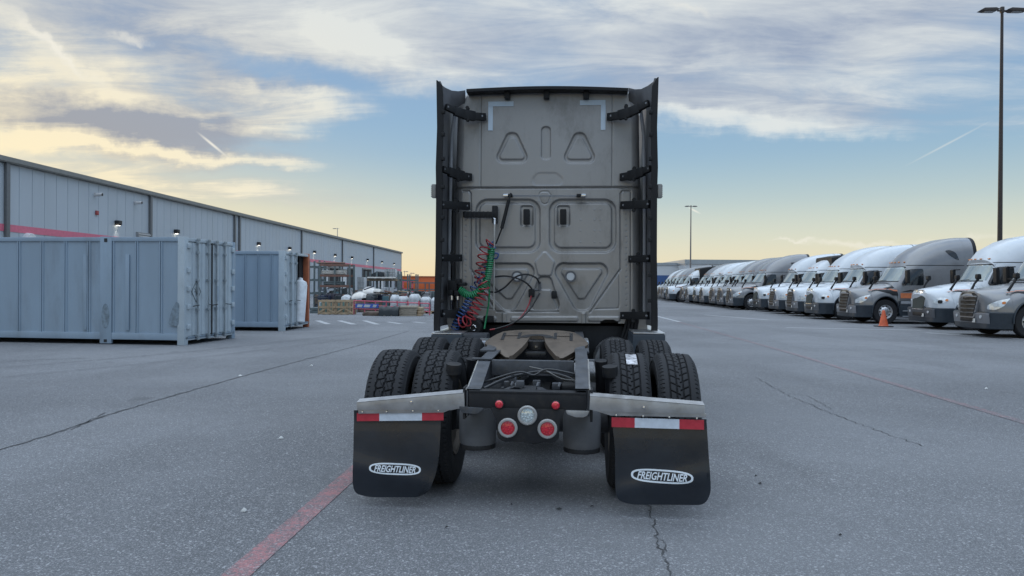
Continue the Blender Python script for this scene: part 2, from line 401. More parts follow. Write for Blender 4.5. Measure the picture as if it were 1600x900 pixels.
def strip(name, pts, w, m, z=.004, label=None, jit=0.0, seed=1, wv=None):
    rnd = random.Random(seed); pts = [Vector(p) for p in pts]
    if jit:
        q = []
        for i in range(len(pts)-1):
            n = max(2, int((pts[i+1]-pts[i]).length/jit[1]))
            for k in range(n):
                p = pts[i].lerp(pts[i+1], k/n); d = (pts[i+1]-pts[i]).normalized(); s = Vector((-d.y, d.x, 0)); q.append(p+s*rnd.uniform(-1, 1)*jit[0])
        pts = q+[pts[-1]]
    vs = []
    for i, p in enumerate(pts):
        a = pts[max(0, i-1)]; b = pts[min(len(pts)-1, i+1)]; d = (b-a); d.z = 0; d.normalize(); s = Vector((-d.y, d.x, 0))
        ww = w*(rnd.uniform(.35, 1.3) if jit else 1); ww = ww*(wv[i] if wv and not jit else 1)
        vs += [(p.x-s.x*ww/2, p.y-s.y*ww/2, z), (p.x+s.x*ww/2, p.y+s.y*ww/2, z)]
    o = MB().add(vs, [(2*i, 2*i+1, 2*i+3, 2*i+2) for i in range(len(pts)-1)]).build(name, m, smooth=False)
    return tag(o, kind='structure')
def gl(*uv): return [ground(u, v) for u, v in uv]
M_red = asphalt('faded_red_paint', (.40, .165, .17), (.35, .60)); M_redf = asphalt('thin_red_paint', (.30, .145, .15), (.32, .56))
M_wht = asphalt('faded_white_paint', (.50, .51, .52), (.40, .66)); M_tar = asphalt('tar_crack', (.035, .036, .038), (.44, .70))
def line(name, a, b, w, m, z=.004): return strip(name, gl(a, b), w, m, z)
line('painted_red_line', (340, 925), (553, 738), .15, M_red)
pA, pB = gl((340, 925), (553, 738))
strip('painted_red_line', [pB, pB+(pB-pA)*3.0], .15, M_red)
strip('painted_red_line', gl((1060, 503), (1240, 553), (1440, 613), (1640, 672)), .13, M_redf)
strip('painted_white_line', gl((1022, 493), (1062, 503)), .16, M_wht)
for a, b in (((496, 501), (513, 506.5)), ((530, 501), (553, 507)), ((569, 501), (590, 507)), ((606, 503), (626, 506)), ((646, 503), (664, 505))): line('parking_bay_line', a, b, .22, M_wht)
for a, b in (((1228, 512), (1440, 516)), ((1446, 520), (1600, 530)), ((1100, 492), (1200, 500))): line('parking_bay_line', a, b, .20, M_wht, .0042)
strip('asphalt_seam', gl((-40, 715), (90, 676), (170, 648), (300, 610), (420, 577), (560, 540), (640, 517)), .034, M_tar, jit=(.014, .10), seed=3)
strip('asphalt_seam', gl((110, 672), (165, 645)), .02, M_tar, jit=(.02, .1), seed=9)
strip('ground_crack', gl((1010, 780), (1020, 812), (1028, 850), (1040, 880), (1052, 905)), .010, M_tar, z=.0045, jit=(.016, .03), seed=4)
strip('ground_crack', gl((1026, 840), (1040, 848), (1042, 862)), .010, M_tar, z=.005, jit=(.012, .03), seed=7)
strip('ground_crack', gl((1180, 590), (1240, 622), (1335, 660), (1440, 697)), .011, M_tar, z=.0045, jit=(.03, .07), seed=5)
strip('ground_crack', gl((1225, 615), (1260, 618), (1300, 640)), .008, M_tar, z=.005, jit=(.02, .05), seed=6)
strip('ground_crack', gl((0, 566), (60, 562), (140, 560)), .03, M_tar, z=.0045, jit=(.04, .2), seed=8)
M_mark = asphalt('tyre_mark', (.075, .076, .08), (.30, .56))
for i_, a_ in enumerate((((0, 590), (300, 560), (560, 528)), ((0, 575), (300, 549), (560, 521)))):
    P_ = smooth_path(gl(*a_), 10); strip('tyre_mark', P_, .26, M_mark, z=.0014+.0006*i_)
# litter
M_lit = mat('pale_litter', (.62, .63, .62), .7)
for k, (u, v, s) in enumerate(((439, 686, .022), (381, 800, .022), (375, 588, .03), (1541, 608, .03), (487, 572, .03))):
    p = ground(u, v); rnd = random.Random(k); mb = MB()
    pts = [(math.cos(a)*s*rnd.uniform(.5, 1.2), math.sin(a)*s*.6*rnd.uniform(.5, 1.2)) for a in [i*math.pi/4 for i in range(8)]]
    vs = [(a, b, .006+rnd.uniform(0, .012)) for a, b in pts]+[(0, 0, .03)]+[(a, b, .004) for a, b in pts]
    mb.add(vs, [(i, (i+1) % 8, 8) for i in range(8)]+[(i, (i+1) % 8, (i+1) % 8+9, i+9) for i in range(8)])
    tag(mb.build('paper_scrap', M_lit, loc=(p.x, p.y, 0)), ['small white scrap lying level with the left mud flap', 'white scrap on the asphalt beside the red line', 'pale scrap lying near the long asphalt seam', 'pale scrap on the asphalt right of the thin red line', 'pale scrap just above the long seam toward the tractor'][k], 'litter', 'scraps of litter on the asphalt')
M_leaf = mat('dark_debris', (.03, .03, .032), .8)
for k, (u, v, s) in enumerate(((874, 797, .022), (925, 793, .014), (698, 826, .012), (1181, 745, .012), (1188, 757, .016), (1313, 838, .012), (799, 790, .010))):
    p = ground(u, v); rnd = random.Random(k+30)
    mb = MB().add([(-s, -s*.4, .006), (0, -s*.6, .012), (s*1.3, 0, .008), (s*.4, s*.5, .006), (-s*.7, s*.5, .010), (0, 0, .02)], [(i, (i+1) % 5, 5) for i in range(5)])
    tag(mb.build('debris_chip', M_leaf, loc=(p.x, p.y, 0), rz=rnd.uniform(0, 6)), ['dark chip nearest below the gap between the flaps', 'small dark chip left of the right mud flap foot', 'dark chip below the left mud flap corner', 'tiny dark chip right of the right mud flap', 'second dark chip right of the right mud flap', 'dark chip lying alone on the lower right asphalt', 'small dark chip beside the chip between the flaps'][k], 'debris', 'dark chips on the asphalt')

# ------------------------------------------------------------------ long warehouse on the left
M_bwall = mat('warehouse_panel', (.40, .445, .49), .5, var=.05, scale=.4, stretch=(1, 1, .3)); M_bdark = mat('dark_trim', (.12, .125, .13), .5)
M_eave = mat('eave_trim', (.20, .20, .19), .55); M_stripe = mat('pink_red_stripe', (.60, .15, .22), .5, var=.08); M_void = mat('interior_shade', (.02, .02, .022), .9)
M_ddoor = mat('dock_door_white', (.62, .63, .64), .5); M_roof = mat('roof_sheet', (.42, .43, .43), .5); M_glow = emis('lamp_glow', (1, .93, .78), 6)
def wallpt(u):                                  # where the view ray of column u meets the warehouse wall
    d = ray(u, 440); k = d.x/d.y
    Y = (-25.9-37.8*.0358)/(k-.0358); return Y
W0 = Vector((-25.9, 37.8, 0)); WD = Vector((.0358, 1, 0)).normalized(); WN = Vector((WD.y, -WD.x, 0))
def wl(Y): return (Y-37.8)/WD.y                 # distance along the wall
bld = empty('warehouse', W0, math.atan2(WD.y, WD.x))           # local +x along the wall, local -y towards the yard
tag(bld, 'long pale grey metal clad warehouse with pink stripe and wall lamps on the left', 'warehouse')
X0, X1, H = -26.0, wl(146.7), 7.6
wall = MB(); rp = 1.0
n = int((X1-X0)/rp); vs = []; prof = []
for i in range(n):
    x = X0+i*rp; prof += [(x, 0), (x+rp-.06, 0), (x+rp-.045, .03), (x+rp-.015, .03)]
prof.append((X1, 0))
for z in (0, H): vs += [(a, b, z) for a, b in prof]
m_ = len(prof); wall.add(vs, [(i, i+1, i+1+m_, i+m_) for i in range(m_-1)])
wall.add([(X1, 0, 0), (X1, 40, 0), (X1, 40, H), (X1, 0, H), (X0, 0, 0), (X0, 40, 0), (X0, 40, H), (X0, 0, H)], [(0, 1, 2, 3), (4, 5, 6, 7)])
wall.build('wall', M_bwall, bld, smooth=False)
MB().box(X0-.2, X1+.2, -.22, .02, H-.05, H+.17).box(X0-.2, X1+.2, -.26, -.2, H-.0, H+.24).build('eave', M_eave, bld, smooth=False)
MB().prism([(0, H+.1), (20, H+.9), (40, H+.1), (40, H-.1), (0, H-.1)], X0-.1, X1+.1, 'x').build('roof', M_roof, bld, smooth=False)
MB().box(X0, X1, -.02, -.008, 4.05, 4.42).build('stripe', M_stripe, bld, smooth=False)
dp = MB()
for u in (8, 233, 365, 372.5, 470, 534, 583): dp_x = wl(wallpt(u)); MB().box(dp_x-.13, dp_x+.13, -.17, -.02, .1, H-.05, .02).build('downpipe', M_bdark, bld)
MB().box(X1-.14, X1+.02, -.05, .1, 0, H).build('corner_trim', M_eave, bld)
lampm = None
for u in (60-120, 181, 273, 402, 450.5, 489.6, 522, 548.6, 573, 595.6, 614.7):
    x = wl(wallpt(u))
    if lampm is None:
        lampm = MB().box(-.30, .30, -.42, 0, -.05, .32, .04).add([(-.30, -.42, -.05), (.30, -.42, -.05), (.22, -.30, -.16), (-.22, -.30, -.16), (-.30, 0, -.05), (.30, 0, -.05), (.22, -.02, -.16), (-.22, -.02, -.16)], [(0, 1, 2, 3), (5, 4, 7, 6), (1, 5, 6, 2), (4, 0, 3, 7)])
        lampm.xf(Matrix.Scale(.66, 4)); lo = lampm.build('wall_lamp', mat('lamp_black', (.015, .015, .017), .5), bld); lo.location = (x, -.02, 5.25)
        g = MB().box(-.12, .12, -.20, -.04, -.115, -.095).build('lamp_lens', M_glow, lo)
        proto = lo
    else:
        lo = proto.copy(); COL.objects.link(lo); lo.location = (x, -.02, 5.25); g = proto.children[0].copy(); COL.objects.link(g); g.parent = lo
    ld = bpy.data.lights.new('lamp_light', 'SPOT'); ld.energy = 34; ld.color = (1, .93, .78); ld.spot_size = R(95); ld.spot_blend = .8; ld.shadow_soft_size = .1
    so = bpy.data.objects.new('lamp_light', ld); COL.objects.link(so); so.parent = lo; so.location = (0, -.13, -.14); so.rotation_euler = (R(-14), 0, 0)
for u, z in ((147, 6.85), (210, 6.85)):
    x = wl(wallpt(u)); o = MB().box(-.08, .08, -.14, 0, -.1, .1, .02).lathe([(.02, -.5), (.10, -.48), (.11, -.15), (.05, -.1)], (0, 0, 0), 'y', 12).build('camera', mat('cam_white', (.6, .6, .6), .4), bld); o.location = (x, 0, z)
    l2 = MB().lathe([(.0, -.515), (.085, -.505), (.085, -.48)], (0, 0, 0), 'y', 12).build('lens', mat('lamp_black', (.015, .015, .017)), o)
x = wl(wallpt(150)); o = MB().box(-.13, .13, -.1, 0, -.13, .13, .02).build('alarm_horn', mat('alarm_red', (.30, .05, .05)), bld); o.location = (x, 0, 5.75)
x = wl(wallpt(224)); lv = MB().box(-.95, .95, -.12, -.0, 3.95, 4.9)
lo = lv.build('louvre_vent', mat('louvre_grey', (.25, .26, .27)), bld, smooth=False); lo.location.x = x
sl = MB()
for k in range(6): sl.box(-.88, .88, -.17, -.125, 4.0+.15*k, 4.06+.15*k)
sl.build('blade', mat('louvre_white', (.5, .5, .5)), lo, smooth=False)
x = wl(wallpt(42)); MB().lathe([(.0, -.3), (.3, -.3), (.34, 0)], (x, 0, 4.0-.25), 'y', 16).box(x-.5, x+.7, -.35, -.02, 3.45, 3.85, .04).build('vent_hood', M_ddoor, bld)
def opening(u0, u1, z1, dark, name='dock_opening'):
    a, b = sorted((wl(wallpt(u0)), wl(wallpt(u1)))); f = MB()
    MB().box(a, b, -.05, -.012, .9, z1).build(name, M_void if dark else M_ddoor, bld, smooth=False)  # dark case: slab painted as the opening's unlit inside
    MB().box(a-.18, a, -.14, -.01, .8, z1+.2).box(b, b+.18, -.14, -.01, .8, z1+.2).box(a, b, -.14, -.01, z1, z1+.2).build('dock_frame', M_bdark, bld, smooth=False)
for a, b, z, dk in ((497.5, 501.5, 3.3, 0), (506, 512, 3.4, 0), (513.5, 527, 3.5, 1), (530, 541, 3.3, 0), (543, 551, 3.6, 1), (566, 579, 3.7, 1), (590, 599, 3.4, 0), (602, 606, 3.4, 1), (617, 621, 3.2, 1)):
    opening(a, b, z, dk, 'dock_opening' if dk else 'dock_door')

# ------------------------------------------------------------------ steel containers
M_cont = mat('container_paint', (.235, .31, .39), .48, var=.06, scale=1.2, dirt=((.14, .165, .19), .5), dscale=1.1, stretch=(1, 1, .25))
M_cont2 = mat('container_door_paint', (.37, .435, .485), .45, var=.05, scale=2, dirt=((.16, .17, .18), .35), dscale=2.5)
M_gask = mat('gasket', (.02, .022, .025), .7); M_rodm = mat('rod_grey', (.26, .30, .33), .45, .3); M_scuff = mat('scuffed_primer', (.165, .215, .26), .7, var=.3, scale=9)
def container(name, corner, head, Ln, Wd, Ht, seam, post, label, open_from=None):
    # local: x runs along the long side away from the doors (negative), doors at x = 0; y 0..Wd away from the viewer
    c = empty(name, corner, head); tag(c, label, 'container', 'steel storage containers beside the warehouse')
    z0, z1 = .14, Ht
    side = MB(); prof = [(0, .03)]; x = 0
    xs = []
    while x > -Ln+.3: x -= seam; xs.append(x)
    prof = [(-.16, .012)]
    for q in xs:
        prof += [(q+.05, .012), (q+.038, -.012), (q+.014, -.012), (q+.008, .012), (q-.008, .012), (q-.014, -.012), (q-.038, -.012), (q-.05, .012)]
    prof.append((-Ln+.02, .012)); m = len(prof); zz = [z0+.14, z1-.10]
    side.add([(a, b+.02, z) for z in zz for a, b in prof], [(i, i+1, i+1+m, i+m) for i in range(m-1)])
    side.add([(a, Wd-b-.02, z) for z in zz for a, b in prof], [(i, i+1, i+1+m, i+m) for i in range(m-1)])
    side.build('side_wall', M_cont, c, smooth=False)
    fr = MB().box(-Ln, -.16, 0, .09, z0-.02, z0+.14, .008).box(-Ln, -.16, 0, .07, z1-.10, z1, .008).box(-Ln, -.16, Wd-.09, Wd, z0-.02, z0+.14).box(-Ln, -.16, Wd-.07, Wd, z1-.1, z1)
    fr.box(-Ln, 0, .05, Wd-.05, z0, z0+.05)
    fr.build('rail', M_cont, c)
    MB().box(-Ln+.05, -.05, .05, Wd-.05, z1-.05, z1-.012).build('roof', M_cont, c, smooth=False)
    for px_, dy in ((-.09, 0), (-.09, 1), (-Ln+.08, 0), (-Ln+.08, 1)):
        y0, y1 = ((-.005, .16) if dy == 0 else (Wd-.16, Wd+.005)); MB().box(px_-.09, px_+.09, y0, y1, .0, z1+.01, .012).build('corner_post', M_cont2 if px_ > -1 and dy == 0 else (mat('rust_red_lining', (.36, .11, .05), .7, var=.2, scale=3) if px_ > -1 and open_from else M_cont), c)
    MB().box(-Ln, -Ln+.03, .1, Wd-.1, z0, z1-.02).build('end_wall', M_cont, c, smooth=False)
    if post:
        for px_ in post:
            p = MB().box(px_-.15, px_+.15, -.012, .06, .02, z1+.012, .006).box(px_-.60, px_-.50, -.006, .02, z0+.2, z1-.42, .008).box(px_+.50, px_+.60, -.006, .02, z0+.2, z1-.42, .008)
            po = p.build('side_post', M_cont, c)
            MB().prism([(px_+.09*math.cos(a)*1.1, .68+.30*math.sin(a)) for a in [i*math.pi/8 for i in range(16)]], -.018, -.010, 'y').build('scuff_mark', M_scuff, po)
            for za, zb in ((z1-.12, z1-.03), (.05, .12)): MB().box(px_-.04, px_+.04, -.018, -.006, za, zb).build('casting_hole', M_gask, po)
    # bottom skid shadow gap pieces
    for a, b in ((-Ln+.5, -Ln+3),): MB().box(a, b, .03, Wd-.03, 0.0, z0-.01).build('skid', M_cont, c)
    # doors
    def leaf(y0, y1, ang=0, rods=(.3, .72)):
        d = MB(); w = y1-y0; n = 5; prof = []
        for k in range(n):
            a = y0+w*k/n; b = y0+w*(k+1)/n; q = .022; prof += [(a, 0), (a+w/n*.55, 0), (a+w/n*.62, -q), (b-w/n*.07, -q)]
        prof.append((y1, 0)); m = len(prof)
        d.add([(b, a, z) for z in (z0+.08, z1-.12) for a, b in prof], [(i, i+1, i+1+m, i+m) for i in range(m-1)])
        d.box(-.05, -.028, y0+.01, y1-.01, z0+.04, z1-.08)
        return d
    def rods(y0, y1, fr_, parent, hinge):
        w = y1-y0
        for f in fr_:
            y = y0+w*f; r = MB().cyl((.045, y, z0-.02), (.045, y, z1-.02), .017, 10)
            for z in (z0+.06, z0+.7, (z0+z1)/2+.2, z1-.35, z1-.1): r.box(.0, .07, y-.04, y+.04, z-.03, z+.03, .005)
            r.box(.03, .075, y-.05, y+.05, z1-.06, z1+.0, .005).box(.03, .075, y-.05, y+.05, z0-.04, z0+.02, .005)
            rd = r.build('lock_rod', M_rodm, parent)
            MB().obox((.07, y, .95), (.08, y+(.26 if f > .5 else -.26), .93), .035, .018).build('lock_handle', M_gask, rd)
        for z in (z0+.3, .92, 1.35, 1.8, z1-.2): MB().box(-.03, .04, hinge-.06, hinge+.07, z-.06, z+.06, .01).build('hinge', M_cont2, parent)
    mid = Wd/2
    l1 = leaf(.15, mid-.015).build('door_leaf', M_cont2, c, smooth=False); rods(.15, mid, (.34, .80), l1, .15)
    if open_from is None:
        l2 = leaf(mid+.015, Wd-.15).build('door_leaf', M_cont2, c, smooth=False); rods(mid, Wd-.15, (.16, .55), l2, Wd-.16)
        MB().box(-.03, .012, mid-.018, mid+.018, z0+.04, z1-.08).box(-.03, .008, mid+.03, mid+.045, z0+.04, z1-.08).build('gasket', M_gask, c)
        MB().box(-.02, .025, mid+.22, mid+.30, 1.02, 1.42, .008).build('placard_holder', M_cont, c)
    else:
        # far leaf swung right open along the far side; inside shade painted near black
        lo = MB().box(-1.22, -.12, Wd+.03, Wd+.07, z0+.05, z1-.1).build('open_door_leaf', M_cont2, c)
        MB().box(-.24, -.20, Wd-.48, Wd-.165, z0+.06, z1-.09, .01).build('inner_shade_panel', M_void, c, smooth=False)
        MB().box(-3.0, -.26, Wd-.075, Wd-.06, z0+.1, z1-.1).build('inner_wall', M_void, c, smooth=False); MB().box(-3.2, -3.1, .1, Wd-.1, z0, z1-.1).build('shade_backing', mat('interior_shade', (.02, .02, .022)), c, smooth=False)
    MB().box(-.15, .0, .15, Wd-.15, z0-.03, z0+.04, .008).box(-.15, .0, .15, Wd-.15, z1-.09, z1-.01, .008).build('door_frame', M_cont2, c)
    return c, l1
p1 = ground(288, 540); p1b = ground(361, 530)
hd = R(-7.0)
c1, leaf1 = container('shipping_container', (p1.x, p1.y, 0), hd, 16.15, 2.44, 2.58, .62, (-2.02, -14.1), 'long blue grey steel container nearest the camera with both doors shut')
dm = MB()
for k in range(4):
    a = (.20*math.sin(k*math.pi/2), .26*math.cos(k*math.pi/2)); b = (.20*math.sin((k+1)*math.pi/2), .26*math.cos((k+1)*math.pi/2))
    dm.obox((.004, .50+a[0], 1.28+a[1]), (.004, .50+b[0], 1.28+b[1]), .012, .014, (1, 0, 0))
dm.obox((.004, .42, 1.28), (.004, .58, 1.28), .012, .012, (1, 0, 0)).obox((.004, .50, 1.17), (.004, .50, 1.40), .012, .012, (1, 0, 0)).obox((.004, .43, 1.36), (.004, .57, 1.2), .01, .012, (1, 0, 0))
dm.build('diamond_mark', mat('mark_grey', (.12, .14, .15)), leaf1)
rs = MB(); rnd = random.Random(5)
def rustpatch(pts, x): pass
M_rust = mat('rust_stain', (.09, .05, .035), .85, var=.4, scale=30)
for (x, z, h) in ((-8.95, .55, .42), (-7.55, .6, .25), (-8.93, .95, .3)):
    MB().prism([(x-.012, z-h/2), (x+.016, z-h/2+.05), (x+.012, z+h/2), (x-.006, z+h/2+.04)], -.012, -.004, 'y').build('rust_streak', M_rust, c1)
MB().prism(rpoly([(-.42, .48), (-.15, .45), (-.13, 1.0), (-.2, 1.05), (-.3, .9)], .1), -.010, -.006, 'y').build('scuff_mark', M_scuff, c1)
p2 = ground(443.5, 517.5)
c2, leaf2 = container('shipping_container', (p2.x, p2.y, 0), R(-3.0), 6.06, 2.44, 2.5, .42, None, 'smaller blue grey container farther back with its right door standing open', open_from=1)
MB().box(-.012, .0, 1.0-.55, 1.0-.35, 1.1, 1.7).build('painted_mark', M_scuff, leaf2) if False else None
wm = MB().lathe([(0, 0), (.2, .0), (.235, .04), (.235, 1.25), (.2, 1.36), (.08, 1.42), (.07, 1.48), (0, 1.5)], (0, 0, 0), 'z', 20)
wo = wm.build('gas_cylinder', mat('white_wrap', (.66, .70, .74), .4), loc=(0, 0, 0))
wo.matrix_world = Matrix.Translation(c2.matrix_world.translation) if False else Matrix.Identity(4)
pp = Matrix.Translation(Vector((p2.x, p2.y, 0))) @ Matrix.Rotation(R(-3), 4, 'Z') @ Vector((-.1, 1.52, .2))
wo.location = pp; wo.rotation_euler = (R(-3), R(3), 0)
tag(wo, 'tall white cylinder leaning in the open container doorway', 'cylinder')

# ------------------------------------------------------------------ far things
M_or = mat('orange_cladding', (.62, .13, .035), .5, var=.1, scale=.2)
a = atdepth(596, 450, 150); b = atdepth(700, 450, 150)
ob = empty('orange_building', (a.x, 150, 0)); tag(ob, 'low bright orange building far off beyond the yard', 'building')
ow = MB().box(0, b.x-a.x, 0, 12, 0, 2.95, .05).build('wall', M_or, ob); MB().box(-.1, b.x-a.x+.1, -.15, 12, 2.95, 3.15).build('roof', mat('orange_roof', (.50, .20, .10)), ob)
MB().box(5.8+3, 6.0+3, -.1, -.02, 0, 1.9).box(8.6, 9.8, -.1, -.02, 1.7, 1.9).box(9.6, 9.8, -.1, -.02, 0, 1.7).build('door_frame', M_bdark, ob, smooth=False)
M_ww = mat('warehouse_white', (.52, .545, .57), .5, var=.04, scale=.1); M_wf = mat('fascia_grey', (.30, .33, .35), .5); M_wb = mat('blue_band', (.035, .09, .24), .5)
def box_building(u0, u1, v_top, Y, label, fascia, band, depth=40):
    a = atdepth(u0, v_top, Y); b = atdepth(u1, v_top, Y); h = (a.z+b.z)/2
    r = empty('distribution_warehouse', (a.x, Y, 0)); w = b.x-a.x; tag(r, label, 'warehouse', 'pale warehouses beyond the truck row')
    MB().box(0, w, 0, depth, 0, h).build('wall', M_ww, r, smooth=False)
    MB().box(-.2, w+.2, -.25, depth, h-fascia, h+.1).build('fascia', M_wf, r, smooth=False)
    if band: MB().box(0, w, -.08, -.01, band[0], band[1]).build('blue_band', M_wb, r, smooth=False)
    k = MB()
    for i in range(1, int(w/12)): k.box(i*12-.08, i*12+.08, -.05, -.01, 0, h-fascia)
    k.build('wall_joint', M_wf, r, smooth=False)
box_building(940, 1071, 411, 190, 'left pale warehouse with low roof and blue band behind the truck row', .5, (1.2, 4.2))
box_building(1071, 1190, 406.5, 182, 'taller pale warehouse with grey fascia behind the truck row', 1.0, None)
box_building(1190, 1330, 414, 196, 'low pale warehouse wing mostly hidden behind truck cabs', .8, None)
hm = MB(); nx, ny = 90, 10; hv = []
rnd = random.Random(2); ph = [rnd.uniform(0, 6) for _ in range(8)]
for j in range(ny):
    for i in range(nx):
        x = -4200+i*90; y = 4200+j*160; f = math.sin(math.pi*min(1, j/(ny-1)))
        h = 22+30*(math.sin(x*.0011+ph[0])*.5+.5)+12*math.sin(x*.004+ph[1]+j*.7)+7*math.sin(x*.011+ph[2]+j)+4*math.sin(x*.023+ph[3]-j)
        hv.append((x, y, max(-2, h*f-2)))
hm.add(hv, [(j*nx+i, j*nx+i+1, (j+1)*nx+i+1, (j+1)*nx+i) for j in range(ny-1) for i in range(nx-1)])
tag(hm.build('hills', mat('far_hill', (.20, .21, .24), .9, var=.15, scale=.01)), kind='structure')

# ------------------------------------------------------------------ light poles
M_pole = mat('pole_bronze', (.045, .035, .032), .5, .2); M_conc = mat('concrete', (.42, .36, .33), .85)
def light_pole(P, H, r0, arm, label, headlen=.85, heads=2, m=M_pole, base=True, rz=0):
    r = empty('light_pole', P, rz); tag(r, label, 'light pole', 'tall car park light poles')
    MB().tube([(0, 0, .0 if not base else .8), (0, 0, H*.5), (0, 0, H)], [r0, r0*.78, r0*.5], 12).box(-r0*1.7, r0*1.7, -r0*1.7, r0*1.7, .8 if base else 0, .84 if base else .04).build('pole', m, r)
    if base: MB().lathe([(.36, 0), (.36, .8), (.0, .8)], (0, 0, 0), 'z', 20).build('base', M_conc, r)
    MB().cyl((-arm, 0, H-.05), (arm, 0, H-.05), .04, 8).box(-.07, .07, -.07, .07, H-.15, H+.12, .02).build('arm', m, r)
    for s in ((-1, 1) if heads == 2 else (1,)):
        pl = [(s*.18, H-.02), (s*.35, H+.05), (s*(headlen+.05), H+.03), (s*(headlen+.22), H-.07), (s*(headlen+.02), H-.10), (s*.35, H-.10)]
        h = MB().prism(pl, -.17, .17, 'y', .012).build('lamp_head', m, r)
        MB().box(s*.42, s*headlen, -.13, .13, H-.115, H-.103).build('lens', mat('lens_grey', (.25, .25, .25), .3), h)
P = atdepth(1562, 400, 33); T = atdepth(1559.5, 15, 33)
light_pole((P.x, 33, 0), T.z, .115, .2, 'tall bronze double headed light pole behind the nearest parked trucks', .82)
P = atdepth(1079, 400, 105); T = atdepth(1079, 322, 105)
light_pole((P.x, 105, 0), T.z, .13, .5, 'slender double headed light pole on a tall pale base beyond the truck row', .7, base=True, m=mat('pole_grey', (.16, .15, .15)))
P = atdepth(527, 400, 170); T = atdepth(527, 357, 170)
light_pole((P.x, 170, 0), T.z, .14, .4, 'single headed pale light pole showing above the warehouse roofline', .9, heads=1, m=mat('pole_pale', (.3, .3, .3)), base=False, rz=math.pi)
for u, v, l in ((631, 424, 'thin street lamp beside the far end of the long warehouse'), (636, 426, 'thin street lamp just right of the warehouse end lamp')):
    P = atdepth(u, v, 150); light_pole((P.x, 151 if u < 633 else 156, 0), P.z, .09, .3, l, .6, heads=1, m=mat('pole_pale', (.3, .3, .3)), base=False)

# ------------------------------------------------------------------ traffic cone
P = ground(1380.5, 510.5)
cn = empty('traffic_cone', (P.x, P.y, 0)); tag(cn, 'orange traffic cone on black base standing in front of the parked trucks', 'traffic cone')
MB().lathe([(.185, .03), (.165, .05), (.045, .62), (.03, .63), (.025, .60)], (0, 0, 0), 'z', 24).build('cone_body', mat('cone_orange', (.62, .12, .05), .5, var=.15), cn)
MB().prism(rrect(-.27, .27, -.27, .27, .05), 0, .035, 'z').build('base', mat('rubber_black', (.02, .02, .022), .7), cn)
# ------------------------------------------------------------------ storage yard between the containers and the tractor
M_rackb = mat('rack_brown', (.19, .10, .075), .6); M_rackg = mat('rack_green', (.10, .125, .13), .6); M_wood = mat('raw_timber', (.36, .265, .17), .8, var=.2, scale=4)
M_pink = mat('pink_rail', (.52, .10, .15), .5); M_pipe = mat('pipe_pale', (.50, .48, .44), .5); M_shrink = mat('shrink_wrap', (.42, .44, .46), .35, var=.25, scale=5, bump=.3, bscale=18)
M_cardb = mat('cardboard', (.30, .26, .21), .85, var=.12); M_tarp = mat('dark_tarp', (.018, .025, .03), .6); M_chrome = mat('chrome_panel', (.45, .44, .42), .35, .9)
M_navy = mat('navy_goods', (.02, .03, .06), .6); M_white = mat('white_goods', (.46, .48, .50), .5); M_bluew = mat('banner_blue', (.05, .11, .42), .5)
def at(u, Y, v=445): p = atdepth(u, v, Y); return p.x
def zat(u, v, Y): return atdepth(u, v, Y).z
def rack(u0, u1, Y, dep, zs, H, label, mu, mb_, nb=3):
    x0, x1 = at(u0, Y), at(u1, Y); r = empty('storage_rack', (x0, Y, 0)); w = x1-x0; tag(r, label, 'rack', 'steel storage racks in the yard')
    for k in range(nb):
        x = w*k/(nb-1)
        for y in (0, dep): MB().box(x-.05, x+.05, y-.05, y+.05, 0, H, .005).build('upright', mu, r)
    for z in zs:
        for ya in (-.06, dep+.02): MB().box(0, w, ya, ya+.04, z-.06, z+.06).build('beam', mb_, r, smooth=False)
        sh = MB()
        for k in range(int(w/.5)): sh.box(.2+k*.5, .3+k*.5, -.02, dep+.02, z+.06, z+.08)
        sh.build('shelf', mu, r, smooth=False)
    for y in (0, dep): pass
    return r, w
r1, w1 = rack(500, 546, 42, 1.2, (1.35, 1.95, 2.55), 2.6, 'brown cantilever rack holding pipe lengths against the warehouse', M_rackg, M_rackb, 3)
def bundle(name, P, n, ln, rad, m, label, cat, grp):
    mb = MB(); rnd = random.Random(int(P[0]*10))
    for k in range(n):
        mb.cyl((0, (k % 5)*rad*2.1, rad+(k//5)*rad*1.9), (ln*rnd.uniform(.9, 1), (k % 5)*rad*2.1, rad+(k//5)*rad*1.9), rad, 8)
    return tag(mb.build(name, m, loc=P), label, cat, grp)
x0 = at(502, 42)
bundle('pipe_bundle', (x0, 42.1, 2.03), 10, w1*.8, .055, M_pipe, 'pale pipes lying on the middle shelf of the brown rack', 'pipe bundle', 'bundles of pipe in the racks')
bundle('pipe_bundle', (x0+.1, 42.1, 1.43), 10, w1*.7, .05, M_rackg, 'dark green pipes lying on the lowest shelf of the brown rack', 'pipe bundle', 'bundles of pipe in the racks')
bundle('pipe_bundle', (x0-.3, 42.1, 2.63), 5, w1*.95, .045, M_rackb, 'brown pipes lying along the top of the brown rack', 'pipe bundle', 'bundles of pipe in the racks')
r2, w2 = rack(483, 499, 45, 1.2, (.9, 1.7, 2.5), 2.9, 'dark green rack just right of the open container', M_rackg, M_rackg, 2)
r3, w3 = rack(572, 622, 47, 1.3, (.9, 1.75), 2.3, 'weathered timber coloured rack with white tanks on top', M_rackg, mat('rack_tan', (.25, .19, .13)), 4)
r4, w4 = rack(624, 650, 60, 1.2, (1.0, 1.8), 2.3, 'dark rack standing before the orange building', M_rackg, M_rackg, 3)
